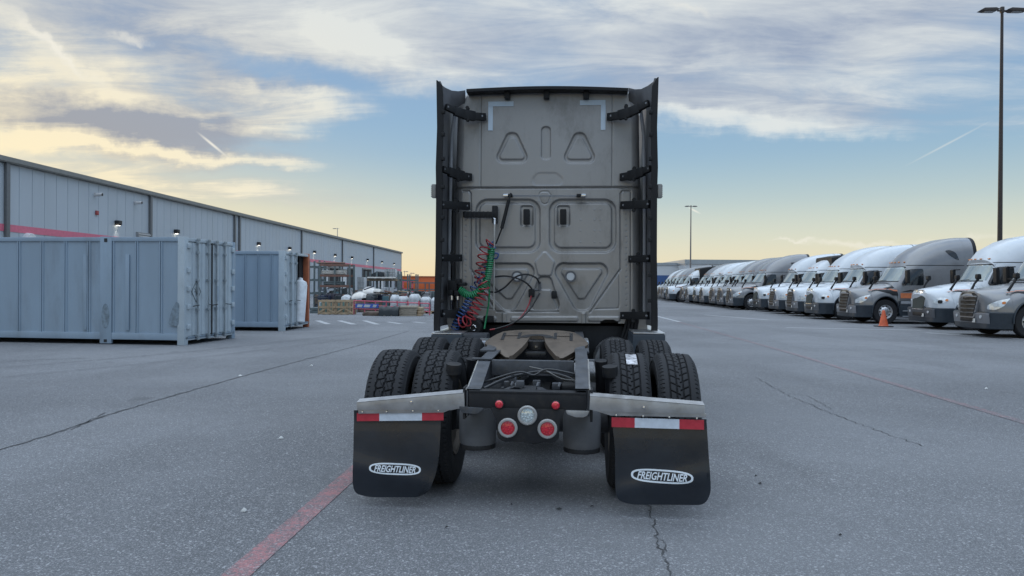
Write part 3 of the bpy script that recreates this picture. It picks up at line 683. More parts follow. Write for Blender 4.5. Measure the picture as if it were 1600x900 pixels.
def tank(P, w, d, h, label):
    t = empty('storage_tank', P); tag(t, label, 'tank', 'white tanks on the racks')
    MB().box(0, w, 0, d, .1, h, .06).build('bottle', M_white, t)
    c = MB(); n = 4
    for k in range(n+1): c.box(w*k/n-.015, w*k/n+.015, -.03, -.01, .05, h+.02)
    for k in range(4): c.box(-.02, w+.02, -.04, -.012, .1+(h-.1)*k/3-.012, .1+(h-.1)*k/3+.012)
    c.build('cage', mat('cage_grey', (.35, .37, .39), .4, .6), t, smooth=False)
    MB().box(-.03, w+.03, -.03, d, 0, .09).build('pallet_base', mat('cage_grey', (.35, .37, .39)), t, smooth=False)
z = 1.83
tank((at(601, 47), 47.1, z), at(616.5, 47)-at(601, 47), 1.0, zat(608, 420.5, 47)-z, 'tall white caged tank on the right end of the timber coloured rack')
tank((at(559, 43), 43.0, .9), at(568.5, 43)-at(559, 43), .9, zat(562, 432, 43)-.9-.05, 'white caged tank on a stand left of the timber coloured rack')
tag(MB().box(0, at(569, 43)-at(552, 43), 0, 1.2, 0, .9, .02).build('steel_stand', M_rackg, loc=(at(552, 43), 42.9, 0)), 'squat dark steel stand under the left white tank', 'stand')
tag(MB().prism([(0, 0), (.1, .3), (.4, .42), (.9, .4), (1, .1), (1, 0)], 0, 1, 'y', .02).build('covered_bundle', M_tarp, loc=(at(578, 47), 47.1, 1.84)), 'black covered bundle on the timber coloured rack', 'bundle')
bpy.data.objects['covered_bundle'].scale = (at(599, 47)-at(578, 47), 1, 1)
bundle('pipe_bundle', (at(575, 46.8), 46.5, 1.83), 5, at(618, 47)-at(575, 47), .05, M_pipe, 'pale planks and pipes along the front of the timber coloured rack', 'pipe bundle', 'bundles of pipe in the racks')
# chrome and white body panels heaped
def panel(u0, u1, v0, v1, Y, m, label, bend=.35, cat='panel', grp='loose vehicle panels heaped in the yard', name='vehicle_panel', sl=0):
    xa, xb = at(u0, Y), at(u1, Y); za, zb = zat(u0, v1, Y), zat(u0, v0, Y); w = xb-xa; h = zb-za; rings = []
    for i in range(9):
        t = i/8; x = w*t; hh = h*(.45+.55*math.sin(math.pi*(.15+.8*t))); ring = []
        for k in range(8):
            q = math.pi*k/7; ring.append((x, .5-.5*math.cos(q), hh*(math.sin(q)*(1-bend)+bend*(1 if 0 < k < 7 else 0))*.98+sl*t))
        rings.append(ring)
    o = MB().loft(rings, closed=True, cap=True).build(name, m, loc=(xa, Y, za), sharp=50)
    return tag(o, label, cat, grp)
Yp = 39
panel(549, 572, 456, 468, Yp, M_chrome, 'silver curved panel lying at the left foot of the heap', sl=.1)
panel(566, 588, 447, 459, Yp+.4, M_chrome, 'large silver curved panel on top of the heap')
panel(572, 584, 458, 469, Yp-.2, M_tarp, 'black curved panel under the silver ones')
panel(533, 546, 460, 469, Yp, M_white, 'white curved panel standing alone left of the heap')
panel(583, 594, 451, 456, Yp+.3, M_pipe, 'beige curved panel at the right end of the heap')
tag(MB().box(0, at(598, Yp)-at(547, Yp), 0, 1.4, 0, .62, .03).build('pallet_stack', mat('dull_pallet', (.13, .10, .08), .9, var=.4, scale=5), loc=(at(547, Yp), Yp-.1, 0)), 'dark pallet stack carrying the heap of vehicle panels', 'pallets')
for k, (u0, u1, v0, v1, Y, m, lab) in enumerate((
    (496, 508, 462, 480, 40, M_navy, 'low navy bale left of the brown rack foot'), (508, 522, 459, 480, 40.5, mat('mixed_dark', (.05, .045, .06)), 'dark plum bale under the brown rack'),
    (522, 534, 462, 480, 40, M_tarp, 'black bale under the brown rack'), (590, 600, 461, 476, 40, M_navy, 'left navy drum crate beside the wrapped pallets'), (600, 609, 462, 476, 40, M_navy, 'right navy drum crate touching the wrapped pallets'),
    (595, 602, 449, 456, 46, M_white, 'small white carton on the timber coloured rack shelf'), (634, 645, 457, 470, 52, mat('grey_bale', (.2, .2, .21)), 'grey bale below the orange building'),
    (646, 657, 455, 468, 52, M_tarp, 'black bale below the orange building'), (658, 670, 457, 470, 52, mat('grey_bale', (.2, .2, .21)), 'grey bale at the right below the orange building'), (668, 684, 455, 470, 53, M_rackg, 'greenish bale beside the tractor edge'))):
    z0 = 0 if v1 > 460 else .95
    mb = MB().box(0, at(u1, Y)-at(u0, Y), 0, 1.1, 0, zat(u0, v0, Y)-z0, .05)
    for q in range(3): mb.box(.15+q*.22, .19+q*.22, -.015, 1.115, 0, (zat(u0, v0, Y)-z0)*1.01)
    tag(mb.build('strapped_bale', m, loc=(at(u0, Y), Y, z0)), lab, 'bale', 'bales and cartons in the yard')
# wrapped pallets
for k, (u0, u1, v0, v1, lab) in enumerate(((608, 622, 461, 489, 'leftmost white shrink wrapped pallet behind the pink rails'), (620, 636, 463, 489, 'second white shrink wrapped pallet behind the pink rails'), (637, 655, 459.5, 489, 'tallest white shrink wrapped pallet with domed top'),
    (655, 672, 464, 490, 'fourth white shrink wrapped pallet behind the pink rails'), (672, 688, 465, 491, 'white shrink wrapped pallet closest to the tractor cab'))):
    Y = 37.5+.3*(k % 2); xa, xb = at(u0, Y), at(u1, Y); w = xb-xa; h = zat(u0, v0, Y)
    r = empty('wrapped_pallet', (xa, Y, 0)); tag(r, lab, 'pallet', 'white wrapped pallets')
    rings = []; 
    for j in range(10):
        t = j/9; s = 1-(max(0, t-.74)/.26)**1.8*.42; ins = (1-s)*w/2; n = 16; ring = []
        for q in range(n):
            a = 2*math.pi*q/n; ca, sa = math.cos(a), math.sin(a); e = .32
            ring.append((w/2+(w/2-.02)*s*math.copysign(abs(ca)**e, ca)*(1+.02*math.sin(j*2+q)), .6+.6*s*math.copysign(abs(sa)**e, sa), .15+(h-.15)*t))
        rings.append(ring)
    MB().loft(rings, cap=True).build('wrapped_load', M_shrink, r, sharp=70)
    MB().box(.0, w, 0, 1.2, .1, .14).box(.0, .1, 0, 1.2, 0, .1).box(w/2-.05, w/2+.05, 0, 1.2, 0, .1).box(w-.1, w, 0, 1.2, 0, .1).build('pallet', M_wood, r, smooth=False)
# crates with glass
M_glz = mat('greenish_glass', (.22, .36, .34), .12, var=.25, scale=2)
for (u0, u1, lab) in ((497, 524, 'left timber crate of green glass panes'), (524.5, 552, 'right timber crate of green glass panes')):
    Y = 35.6; xa, xb = at(u0, Y), at(u1, Y); w = xb-xa; h = zat(u0, 468.5, Y); r = empty('glass_crate', (xa, Y, 0)); tag(r, lab, 'crate', 'timber crates of glass')
    f = MB()
    for x in (0, w*.33, w*.66, w): f.box(max(0, x-.05), min(w, x+.05), 0, .06, 0, h, .004).box(max(0, x-.05), min(w, x+.05), .64, .7, 0, h, .004)
    for z in (.02, h*.45, h-.1): f.box(0, w, -.03, -.001, z, z+.09, .004).box(0, w, .701, .73, z, z+.09, .004)
    for xq in (.05, w-.05): MB().obox((xq, -.05, .1), (w*.5, -.05, h*.45), .03, .07).build('brace', M_wood, r, smooth=False)
    f.build('crate_frame', M_wood, r, smooth=False)
    for k in range(4): MB().box(.08+w*.25*k, w*.25*(k+1)-.05, .12+.1*k, .16+.1*k, .08, h*(.8+.1*(k % 2))).build('glass_pane', M_glz, r, smooth=False)
# pink barrier rail
Y = 35.9; xa, xb = at(553, Y), at(671.5, Y); w = xb-xa; h = zat(600, 470, Y); br = empty('barrier_rail', (xa, Y, 0)); tag(br, 'pink red tube barrier with posts fronting the yard', 'barrier')
for k in range(8):
    x = w*k/7; MB().cyl((x, 0, 0), (x, 0, h if k < 7 else h-.15), .03, 8).build('post', M_pink, br)
for z in (h, h-.22, h*.42): MB().cyl((0, 0, z), (w, 0, z-.12), .028, 8).build('rail', M_pink, br)
bn = empty('banner', (at(556, Y), Y-.05, 0)); tag(bn, 'blue and white printed banner strip tied to the pink barrier', 'banner')
w = at(592, Y)-at(556, Y); z1 = zat(560, 474.5, Y); z0 = zat(560, 481, Y)
MB().box(0, w, -.02, 0, z0, z1).build('cloth', M_bluew, bn, smooth=False)
pt = MB(); rnd = random.Random(4)
for x0_, x1_ in ((.06, .32), (.36, .66), (.74, .93)): pt.prism([(w*x0_, z0+.04), (w*x1_-.06, z0+.03), (w*x1_, z1-.05), (w*x0_+.05, z1-.03)], -.026, -.021, 'y')
pt.build('print', M_white, bn, smooth=False)
# boards in front
def boards(u0, u1, v0, v1, Y, m, n, lab, name='board_stack', cat='boards', grp='stacks of boards along the yard front'):
    xa, xb = at(u0, Y), at(u1, Y); w = xb-xa; zt = zat(u0, v0, Y); zb = max(0, zat(u0, v1, Y)); mb = MB(); rnd = random.Random(int(u0))
    for k in range(n):
        o = rnd.uniform(-.04, .04); mb.box(max(0, o), w+o, o, 1.1+o, zb+(zt-zb)*k/n, zb+(zt-zb)*(k+.86)/n, .006)
    return tag(mb.build(name, m, loc=(xa, Y, 0)), lab, cat, grp)
boards(624, 652, 478, 494, 34.6, M_cardb, 5, 'brown flattened cardboard stack right of the tarp')
boards(652, 659, 480, 494, 34.7, M_wood, 3, 'short pale timber stack right of the cardboard')
boards(594, 621, 488, 495, 34.4, mat('pale_ply', (.42, .41, .36), .7), 2, 'pale plywood sheets under the black tarp')
boards(566, 592, 487.5, 495, 34.5, mat('dull_pallet', (.13, .10, .08)), 3, 'low dark pallets below the banner')
boards(484, 496, 480, 495, 37, M_rackg, 2, 'low grey stack right of the open container')
Y = 34.35; xa, xb = at(592, Y), at(623, Y); nn = 26; g = MB(); vs = []
zt = zat(600, 479.5, Y); zm = zat(600, 488, Y)
for i in range(nn):
    t = i/(nn-1); x = (xb-xa)*t; dr = .10+.12*abs(math.sin(t*9+.5))
    for (yy, z) in ((-.03, zm-dr*1.0), (-.02, zm+.05), (.0, zt-.12+.03*math.sin(t*14)), (.12, zt+.02*math.sin(t*20)), (.9, zt+.03*math.sin(t*17+2)), (1.2, zt-.1), (1.22, zm-.1)):
        vs.append((x, yy, z))
g.add(vs, [(i*7+k, i*7+k+1, (i+1)*7+k+1, (i+1)*7+k) for i in range(nn-1) for k in range(6)])
tag(g.build('tarp', M_tarp, loc=(xa, Y, 0), sharp=80), 'black tarp draped over the pale plywood sheets', 'tarp')
# pink sign frame and dark frame in the distance
for (u, v0, lab, m) in ((637, 441, 'small pink red sign frame before the orange building', M_pink), (664, 443, 'dark steel portal frame before the orange building', M_bdark)):
    Y = 70; x = at(u, Y); h = zat(u, v0, Y); ww = .5 if u == 637 else 1.4
    tag(MB().box(x-ww, x-ww+.1, Y, Y+.1, 0, h).box(x+ww-.1, x+ww, Y, Y+.1, 0, h).box(x-ww, x+ww, Y, Y+.1, h, h+.12).box(x-ww, x+ww, Y, Y+.1, h*.6, h*.6+.1).build('sign_stand' if u == 637 else 'gantry', m), lab, 'sign stand' if u == 637 else 'gantry')

# mixed scrap and small goods nobody could count behind the barrier
rnd = random.Random(21); sc = MB()
cols = [mat('dull_pallet', (.13, .10, .08)), M_navy, M_tarp, M_rackb, mat('grey_bale', (.2, .2, .21)), M_wood, M_white, mat('teal_bits', (.05, .11, .13)), mat('red_bits', (.22, .05, .05))]
for k in range(430):
    u = rnd.uniform(490, 690); Y = rnd.uniform(38.6, 58); x = at(u, Y); w, d, h = rnd.uniform(.06, .42), rnd.uniform(.1, .4), rnd.uniform(.06, .3)
    zb = rnd.uniform(0, 1) ** 1.6 * (1.15 if u < 640 else .85); sc.mi = rnd.choices(range(9), (5, 4, 6, 4, 3, 1, .7, 1.5, 1))[0]
    if rnd.random() < .35: a = rnd.uniform(-.5, .5); sc.tube([(x, Y, zb+.04), (x+w*1.6, Y+a, zb+.04+rnd.uniform(-.1, .25))], rnd.uniform(.015, .05), 6)
    else: sc.box(x, x+w, Y, Y+d, 0, zb*.8+h*.6+.1, .01)
tag(sc.build('scrap_goods', cols), kind='stuff')
# ------------------------------------------------------------------ tractors
def paint(name, col, metal=.35, rough=.34, dirt=None):
    return mat(name, col, rough, metal, var=.04, scale=1.5, coat=.5, dirt=dirt or ((.16, .16, .15), .18), dscale=1.6)
M_silver = paint('silver_paint', (.205, .21, .22), .40); M_whitep = paint('white_paint', (.55, .59, .63), 0.0)
M_slate = mat('slate_plastic', (.026, .036, .048), .5, var=.1, bump=.1, bscale=200); M_blk = mat('black_plastic', (.010, .011, .013), .55, spec=.3)
M_glass = mat('window_glass', (.012, .016, .020), .06, var=.1, spec=.8); M_wind = mat('windshield_glass', (.16, .20, .20), .06, .25, var=.25, scale=.8, spec=1.0, coat=1.0)  # windshield base colour paled, sky reflection painted into it
M_tyre = mat('tyre_rubber', (.017, .018, .021), .75, spec=.35, var=.2, scale=5, bump=.1, bscale=150); M_alu = mat('aluminium', (.62, .63, .65), .32, .9, dirt=((.12, .12, .11), .35), dscale=6)
M_bump = mat('bumper_grey', (.19, .20, .22), .5, .15, dirt=((.10, .10, .10), .3)); M_head = mat('headlight_lens', (.62, .65, .66), .12, .2, var=.2, scale=8, coat=1.0)
M_chr = mat('chrome', (.75, .76, .78), .15, 1.0); M_amber = mat('amber_lens', (.60, .20, .05), .25); M_orng = mat('orange_decal', (.55, .17, .07), .4, var=.1); M_plate = mat('plate_white', (.6, .6, .58), .5)
M_frame = mat('chassis_black', (.012, .013, .016), .55, spec=.35, dirt=((.07, .06, .05), .4), dscale=8)
M_slat = mat('slat_grey', (.07, .075, .08), .6, .0); M_bump2 = mat('dark_bumper', (.09, .10, .115), .45, .3)
M_dimsil = mat('step_silver', (.40, .42, .45), .4, .4)
def rib(y0, c, w, zl, zt, n=4.0, N_=22):
    o = []
    for k in range(N_+1):
        a = math.pi*k/N_; ca, sa = math.cos(a), math.sin(a)
        x = w*math.copysign(abs(ca)**(2/n), ca); z = zl+(zt-zl)*abs(sa)**(2/n)
        o.append((x, y0+c*(1-min(1, abs(x)/w)**2), z))
    return [(w, y0, zl-.001)]+o+[(-w, y0, zl-.001)]
LEN = 5.10; AX = 3.68; YS = .86
def tractor_body(root, P, kind='fleet', zr=3.60, deflect=None, simple_back=False, stripe=True):
    day = kind == 'day'
    # cab and roof shell
    if kind == 'rounded':
        sh = [(3.02, .26, 1.00, 1.66, 3.0), (2.9, .25, 1.03, 1.82, 3.4), (2.56, .22, 1.07, 2.28, 3.9), (2.46, .20, 1.09, 2.42, 4.3), (2.40, .34, 1.12, 2.55, 3.6), (2.1, .30, 1.14, 2.95, 3.6), (1.6, .16, 1.16, 3.28, 3.6), (1.1, .05, 1.18, 3.46, 3.8), (.5, 0, 1.19, 3.56, 4), (0, 0, 1.19, 3.6, 4.2)]
    else:
        sh = [(3.10, .22, 1.02, 1.70, 3.2), (2.95, .22, 1.04, 1.86, 3.6), (2.62, .20, 1.08, 2.30, 4), (2.52, .18, 1.09, 2.42, 4.4), (2.40, .20, 1.11, 2.58, 4.0), (2.1, .15, 1.13, 2.90, 3.9), (1.7, .08, 1.15, 3.17, 4.0), (1.2, .02, 1.18, 3.38, 4.2), (.6, 0, 1.19, 3.53, 4.4), (0, 0, 1.19, 3.6, 4.6)]
    k = (zr-2.42)/(3.6-2.42)
    sh = [(a, c, w, (z if z <= 2.42 else 2.42+(z-2.42)*k), n) for a, c, w, z, n in sh]
    cut = 1.7 if day else 0.0
    body = MB().loft([rib(a, c, w, .96, z, n) for a, c, w, z, n in sh if a >= cut], closed=False)
    last = [q for q in sh if q[0] >= cut][-1]
    rr = rib(last[0], 0, last[2], .96, last[3], last[4]); rr2 = [(x*.97, last[0]-.04, .96+(z-.96)*.985) for x, y, z in rr]
    body.loft([rr, rr2], closed=False)
    if not simple_back: body.add(rr2, [tuple(range(len(rr2)))])
    yb = last[0]
    bv = bvh_of(body)
    cab = body.build('cab', P, root, sharp=40)
    # windscreen
    ws = decal(bv, rpoly([(-.93, 1.77), (.93, 1.77), (.84, 2.34), (-.84, 2.34)], [.06, .06, .14, .14]), (0, 8, 0), (1, 0, 0), (0, 0, 1), (0, -1, 0), .012, .03)
    gk = decal(bv, rpoly([(-.97, 1.735), (.97, 1.735), (.875, 2.375), (-.875, 2.375)], [.06, .06, .15, .15]), (0, 8, 0), (1, 0, 0), (0, 0, 1), (0, -1, 0), .006, .02)
    gk.build('windshield_gasket', M_blk, root, sharp=60); w_ = ws.build('windshield', M_wind, root, sharp=60)
    MB().obox((-.55, 3.33, 1.80), (-.05, 3.36, 1.78), .02, .02).obox((.1, 3.36, 1.78), (.6, 3.30, 1.80), .02, .02).build('wiper', M_blk, root)
    ml = MB()
    for x in (-.62, -.3, 0, .3, .62): 
        h = bv.ray_cast(Vector((x, 8, 2.55)), Vector((0, -1, 0)))
        if h[0]: ml.box(x-.05, x+.05, h[0].y-.03, h[0].y+.03, 2.54, 2.58, .01)
    ml.build('marker_lamp', M_amber, root)
    for s in (-1, 1):
        org = (s*3, 0, 0); rd = (-s, 0, 0)
        D = lambda ol, off, dp=.02: decal(bv, ol, org, (0, 1, 0), (0, 0, 1), rd, off, dp)
        door = D(rpoly([(1.80, 1.02), (2.98, 1.02), (3.02, 1.62), (2.58, 2.34), (1.80, 2.38)], [.08, .08, .08, .10, .12]), .012).build('door', P, root, sharp=50)
        D(rpoly([(1.90, 1.60), (2.80, 1.60), (2.84, 1.68), (2.50, 2.26), (1.90, 2.28)], [.07, .04, .04, .10, .10]), .022).build('door_window', M_glass, door)
        D(rrect(1.88, 2.05, 1.38, 1.45, .02), .035).build('handle', M_blk, door)
        D([(yb+.03, 2.405), (2.52, 2.405), (2.56, 2.43), (yb+.03, 2.43)], .006).build('roof_seam', M_blk, root)
        if not day:
            D(rpoly([(.86, 3.02), (.64, 3.06), (.38, 2.94), (.25, 2.62), (.44, 2.68), (.70, 2.84)], [.06, .10, .10, .06, .08, .08]), .010).build('sleeper_window', M_glass, root)
            D(rrect(.30, 1.05, 1.15, 1.95, .04), .008).build('luggage_door', P, root)
            D(rrect(.60, .72, 1.3, 1.5, .02), .016).build('latch', M_bump, root)
        # mirrors
        mr = MB().prism(rpoly([(2.72, 1.66), (2.86, 1.68), (2.88, 2.20), (2.74, 2.24)], .05), s*1.30, s*1.50, 'x', .02).build('side_mirror', M_blk, root)
        MB().tube([(s*1.05, 2.85, 1.66), (s*1.25, 2.82, 1.60), (s*1.38, 2.80, 1.72)], .028, 8).build('mirror_arm', M_blk, mr)
        MB().tube([(s*1.06, 2.70, 2.2), (s*1.3, 2.78, 2.2)], .02, 8).build('mirror_brace', M_blk, mr)
    # hood
    def zl(y):
        d = abs(y-AX); return .50+math.sqrt(.62**2-d*d) if d < .62 else .78
    st = [(4.97, .14, .74, 1.30, 3.0), (4.93, .16, .84, 1.38, 3.0), (4.80, .17, .97, 1.43, 2.9), (4.60, .17, 1.08, 1.47, 2.8), (4.42, .15, 1.14, 1.50, 2.8), (4.31, .14, 1.165, 1.52, 2.8), (4.299, .14, 1.166, 1.52, 2.8), (4.2, .13, 1.18, 1.535, 2.8), (4.0, .12, 1.19, 1.57, 2.8), (3.85, .11, 1.195, 1.59, 2.8), (3.68, .10, 1.195, 1.615, 2.8), (3.5, .1, 1.19, 1.64, 2.8), (3.3, .1, 1.17, 1.665, 2.9), (3.16, .12, 1.15, 1.69, 3), (3.061, .16, 1.13, 1.70, 3), (3.06, .16, 1.13, 1.70, 3), (2.99, .22, 1.10, 1.705, 3.1)]
    if kind == 'rounded': st = [(a, c*1.3, w, z+.02*math.sin((4.97-a)), n-.4) for a, c, w, z, n in st]
    rings = [rib(a, c, w, zl(a), z, n) for a, c, w, z, n in st]
    hood = MB().loft(rings, closed=False)
    f0 = rings[0]; mid = [(x*.82, y+.035, .80+(z-.80)*.93) for x, y, z in f0]; hood.loft([f0, mid], closed=False); hood.add(mid, [tuple(range(len(mid)))])
    hb = bvh_of(hood); hood.build('hood', P, root, sharp=42)
    for s in (-1, 1):
        lip = MB()
        pa = [(s*1.20, AX+.635*math.cos(R(a)), .50+.635*math.sin(R(a))) for a in range(-5, 186, 10)]
        lip.tube(pa, .028, 6)
        # inner wheel arch
        lip.loft([[(s*x, AX+.62*math.cos(R(a)), .50+.62*math.sin(R(a))) for a in range(0, 181, 15)] for x in (1.18, .45)], closed=False)
        lip.build('wheel_arch', M_slate, root, sharp=60)
    # grille
    if kind == 'rounded':
        gp = rpoly([(-.40, .70), (.40, .70), (.50, 1.34), (.30, 1.42), (-.30, 1.42), (-.50, 1.34)], .06); gi = [(x*.93, 1.05+(z-1.05)*.93) for x, z in gp]
    else:
        gp = rpoly([(-.40, .58), (.40, .58), (.52, 1.30), (.34, 1.40), (-.34, 1.40), (-.52, 1.30)], .05); gi = [(x*.90, 1.0+(z-1.0)*.90) for x, z in gp]
    cy = lambda x: 5.175-.10*(x/.5)**2
    def slab(poly, y0, y1):
        n = len(poly); m = MB(); vs = [(x, cy(x)+y0-.10*(z-.7), z) for x, z in poly]+[(x, cy(x)+y1-.10*(z-.7), z) for x, z in poly]
        m.add(vs, [tuple(range(n)), tuple(range(2*n-1, n-1, -1))]+[(i, i+n, (i+1) % n+n, (i+1) % n) for i in range(n)]); return m
    gr = slab(gp, -.2, .02).build('grille', M_chr if kind == 'rounded' else M_bump, root, sharp=30)
    slab(gi, .0, .03).build('grille_mesh', M_blk if kind != 'rounded' else mat('bug_screen', (.045, .055, .05), .8, bump=.3, bscale=120), gr, sharp=30)
    if kind != 'rounded':
        for j in range(5):
            z = .74+.125*j; w = .38+.075*(z-.58)/.7; s_ = slab([(-w, z-.022), (0, z-.03), (w, z-.022), (w, z+.022), (0, z+.016), (-w, z+.022)], .03, .055); s_.build('grille_slat', M_bump if j == 4 else M_slat, gr, sharp=30)
    else: slab([(-.05, 1.36), (0, 1.30), (.05, 1.36), (.06, 1.40), (-.06, 1.40)], .03, .05).build('hood_badge', M_chr, gr)
    # headlights
    for s in (-1, 1):
        ud = Vector((-s*.78, .62, 0)); rd = Vector((-s*.62, -.78, 0))
        org = Vector((s*.92, 4.72, 0))-rd*3
        if kind == 'rounded': ol = rpoly([(-.30, 1.10), (.0, 1.16), (.27, 1.05), (.22, .93), (-.05, .93), (-.28, 1.02)], .07)
        else: ol = rpoly([(-.36, 1.20), (-.05, 1.12), (.22, .98), (.24, .86), (-.02, .84), (-.24, .96)], [.03, .1, .04, .04, .08, .08])
        hl = decal(hb, ol, org, ud, (0, 0, 1), rd, .014, .03, .08).build('headlight', M_head, root, sharp=50)
        decal(hb, rrect(-.10, .06, .94, 1.06, .05), org, ud, (0, 0, 1), rd, .022, .02, .06).build('lamp_bowl', M_blk if kind == 'rounded' else M_alu, hl)
        decal(hb, rrect(-.27, -.18, 1.02, 1.10, .03), org, ud, (0, 0, 1), rd, .022, .02, .06).build('indicator', M_amber, hl)
        # hood mirror
        mm = MB().prism(rpoly([(4.02, 1.78), (4.18, 1.80), (4.17, 1.96), (4.03, 1.96)], .05), s*.92, s*1.08, 'x', .02).tube([(s*1.0, 4.10, 1.80), (s*1.02, 4.22, 1.64), (s*.98, 4.36, 1.42)], [.05, .035, .05], 8).build('hood_mirror', M_blk, root)
        # side graphics
        o2 = Vector((s*3, 0, 0)); Dh = lambda ol, off, m, nm: decal(hb, ol, o2, (0, 1, 0), (0, 0, 1), (-s, 0, 0), off, .012, .1).build(nm, m, root, sharp=60)
        if kind != 'rounded': Dh([(3.08, 1.50), (3.62, 1.42), (3.70, 1.48), (3.08, 1.58)], .010, M_blk, 'hood_vent')
        if stripe:
            Dh(rpoly([(3.05, 1.16), (3.35, 1.17), (3.5, 1.24), (3.35, 1.30), (4.05, 1.36), (4.4, 1.33), (4.05, 1.41), (3.45, 1.40), (3.25, 1.36), (3.05, 1.34)], .02), .008, M_blk, 'black_swoosh')
            Dh(rpoly([(3.05, 1.345), (3.25, 1.345), (3.45, 1.425), (4.05, 1.42), (4.45, 1.34), (4.1, 1.435), (3.4, 1.455), (3.22, 1.40), (3.05, 1.40)], .02), .008, M_orng, 'orange_swoosh')
            if kind == 'fleet':
                Dc = lambda ol, off, m, nm: decal(bv, ol, o2, (0, 1, 0), (0, 0, 1), (-s, 0, 0), off, .012, .15).build(nm, m, root, sharp=60)
                Dc(rrect(1.86, 2.92, 1.06, 1.27, .02), .022, M_orng, 'orange_band')
                Dc([(1.9, 1.31), (2.5, 1.40), (2.9, 1.32), (2.45, 1.34)], .022, M_blk, 'black_swoosh')
                if not day: Dc(rrect(.2, 1.75, 1.06, 1.24, .02), .017, M_orng, 'orange_band')
    # bumper
    plan = []
    for q in range(0, 91, 10):
        a = R(q); plan.append((.86+.33*math.cos(a) if q else 1.20, 4.62+.40*math.sin(a)))
    half = [(1.20, 4.29), (1.20, 4.6)]+[(.80+.40*math.cos(R(q)), 4.62+.42*math.sin(R(q))) for q in range(15, 91, 15)]+[(.4, 5.10)]
    pl = half+[(-x, y) for x, y in reversed(half)]
    def bl(z0, z1, ins0, ins1, m, nm, sel=None):
        c = Vector((0, 4.6)); n = len(pl); rings = []
        for z, i_ in ((z0, ins0+.03), (z0+.02, ins0), (z1-.02, ins1), (z1, ins1+.02)):
            rings.append([(x*(1-i_*.8), (y-4.29)*(1-i_*.5)+4.29, z) for x, y in pl])
        return MB().loft(rings, cap=True).build(nm, m, root, sharp=30)
    bl(.26, .775, .05, 0, M_slate, 'bumper')
    fc = [(x, y) for x, y in pl if abs(x) < 1.02 and y > 4.7]
    n = len(fc); fv = []
    for z, e in ((.42, .012), (.44, .02), (.72, .02), (.735, .012)): fv += [[(x*1.0, y+e-(.03 if z < .5 else 0), z) for x, y in fc]]
    if kind != 'rounded' or True:
        bf = MB().loft(fv, closed=False); bf.build('bumper_face', M_bump if kind != 'rounded' else M_bump2, root, sharp=30)
        MB().box(-.38, .38, 5.05, 5.135, .46, .60, .02).build('lower_grille', M_blk, root)
    for s in (-1, 1):
        MB().lathe([(0, .02), (.05, .015), (.055, -.03)], (s*.66, 5.075, .62), 'y', 14).build('fog_lamp', M_head, root)
    MB().box(-.15-.3, .0-.3, 5.12, 5.135, .44, .56, .004).build('licence_plate', M_plate, root)
    # chassis and side skirts
    for s in (-1, 1):
        x0, x1 = s*1.0, s*1.19
        sk = MB().box(x0, x1, yb+.02, 3.02, .30, .95, .03).build('side_skirt', M_slate, root)
        MB().box(s*1.19, s*1.215, 1.8, 2.98, .82, .93, .01).box(s*1.19, s*1.24, 1.8, 2.9, .52, .56, .01).build('step', M_dimsil, sk)
        MB().box(s*1.19, s*1.22, 1.8, 2.9, .30, .34, .01).build('step', M_dimsil, sk)
    return bv
def front_wheel_mb(s, y):
    t = MB().lathe([(.27, .10), (.30, .135), (.40, .148), (.47, .14), (.498, .11), (.50, .04), (.49, .035), (.49, .025), (.50, .02), (.50, -.02), (.49, -.025), (.49, -.035), (.50, -.04), (.498, -.11), (.47, -.14), (.30, -.13), (.27, -.1)], (0, 0, 0), 'x', 36)
    return t
def disc_rim(front=True):
    m = MB()
    if front: pr = [(.28, .11), (.285, .125), (.27, .12), (.255, .09), (.22, .055), (.20, .075), (.15, .10), (.10, .11), (.095, .15), (.0, .16)]
    else: pr = [(.28, .11), (.285, .125), (.27, .12), (.25, .03), (.24, -.05), (.15, -.075), (.13, -.06), (.12, .08), (.0, .09)]
    m.lathe(pr, (0, 0, 0), 'x', 32); m.mi = 1
    for k in range(10):
        a = 2*math.pi*k/10; r = .205 if front else .20; x = .072 if front else -.055
        m.lathe([(.0, .012), (.028, .012), (.03, -.01)], (x, r*math.cos(a), r*math.sin(a)), 'x', 10)
    m.mi = 0
    for k in range(10):
        a = 2*math.pi*(k+.5)/10; r = .135; x = .098 if front else -.066
        m.lathe([(.0, .03), (.014, .028), (.016, 0)], (x, r*math.cos(a), r*math.sin(a)), 'x', 6)
    return m
_tyre = {}
for_words = None
def put_wheel(root, x, y, s, front=True, tyre_mesh=None, out=True):
    w = empty('wheel', (x, y, .5), 0, root)
    key = ('t',)
    if tyre_mesh is None:
        if key not in _tyre:
            o = front_wheel_mb(1, 0).build('tyre', M_tyre, w, sharp=30); _tyre[key] = o.data
        else:
            o = bpy.data.objects.new('tyre', _tyre[key]); COL.objects.link(o); o.parent = w
    else:
        o = bpy.data.objects.new('tyre', tyre_mesh); COL.objects.link(o); o.parent = w
    k2 = ('r', front)
    if k2 not in _tyre:
        r_ = disc_rim(front).build('rim', [M_alu, M_blk], w, sharp=35); _tyre[k2] = r_.data
    else:
        r_ = bpy.data.objects.new('rim', _tyre[k2]); COL.objects.link(r_); r_.parent = w
    if s < 0: r_.rotation_euler.z = math.pi
    return w
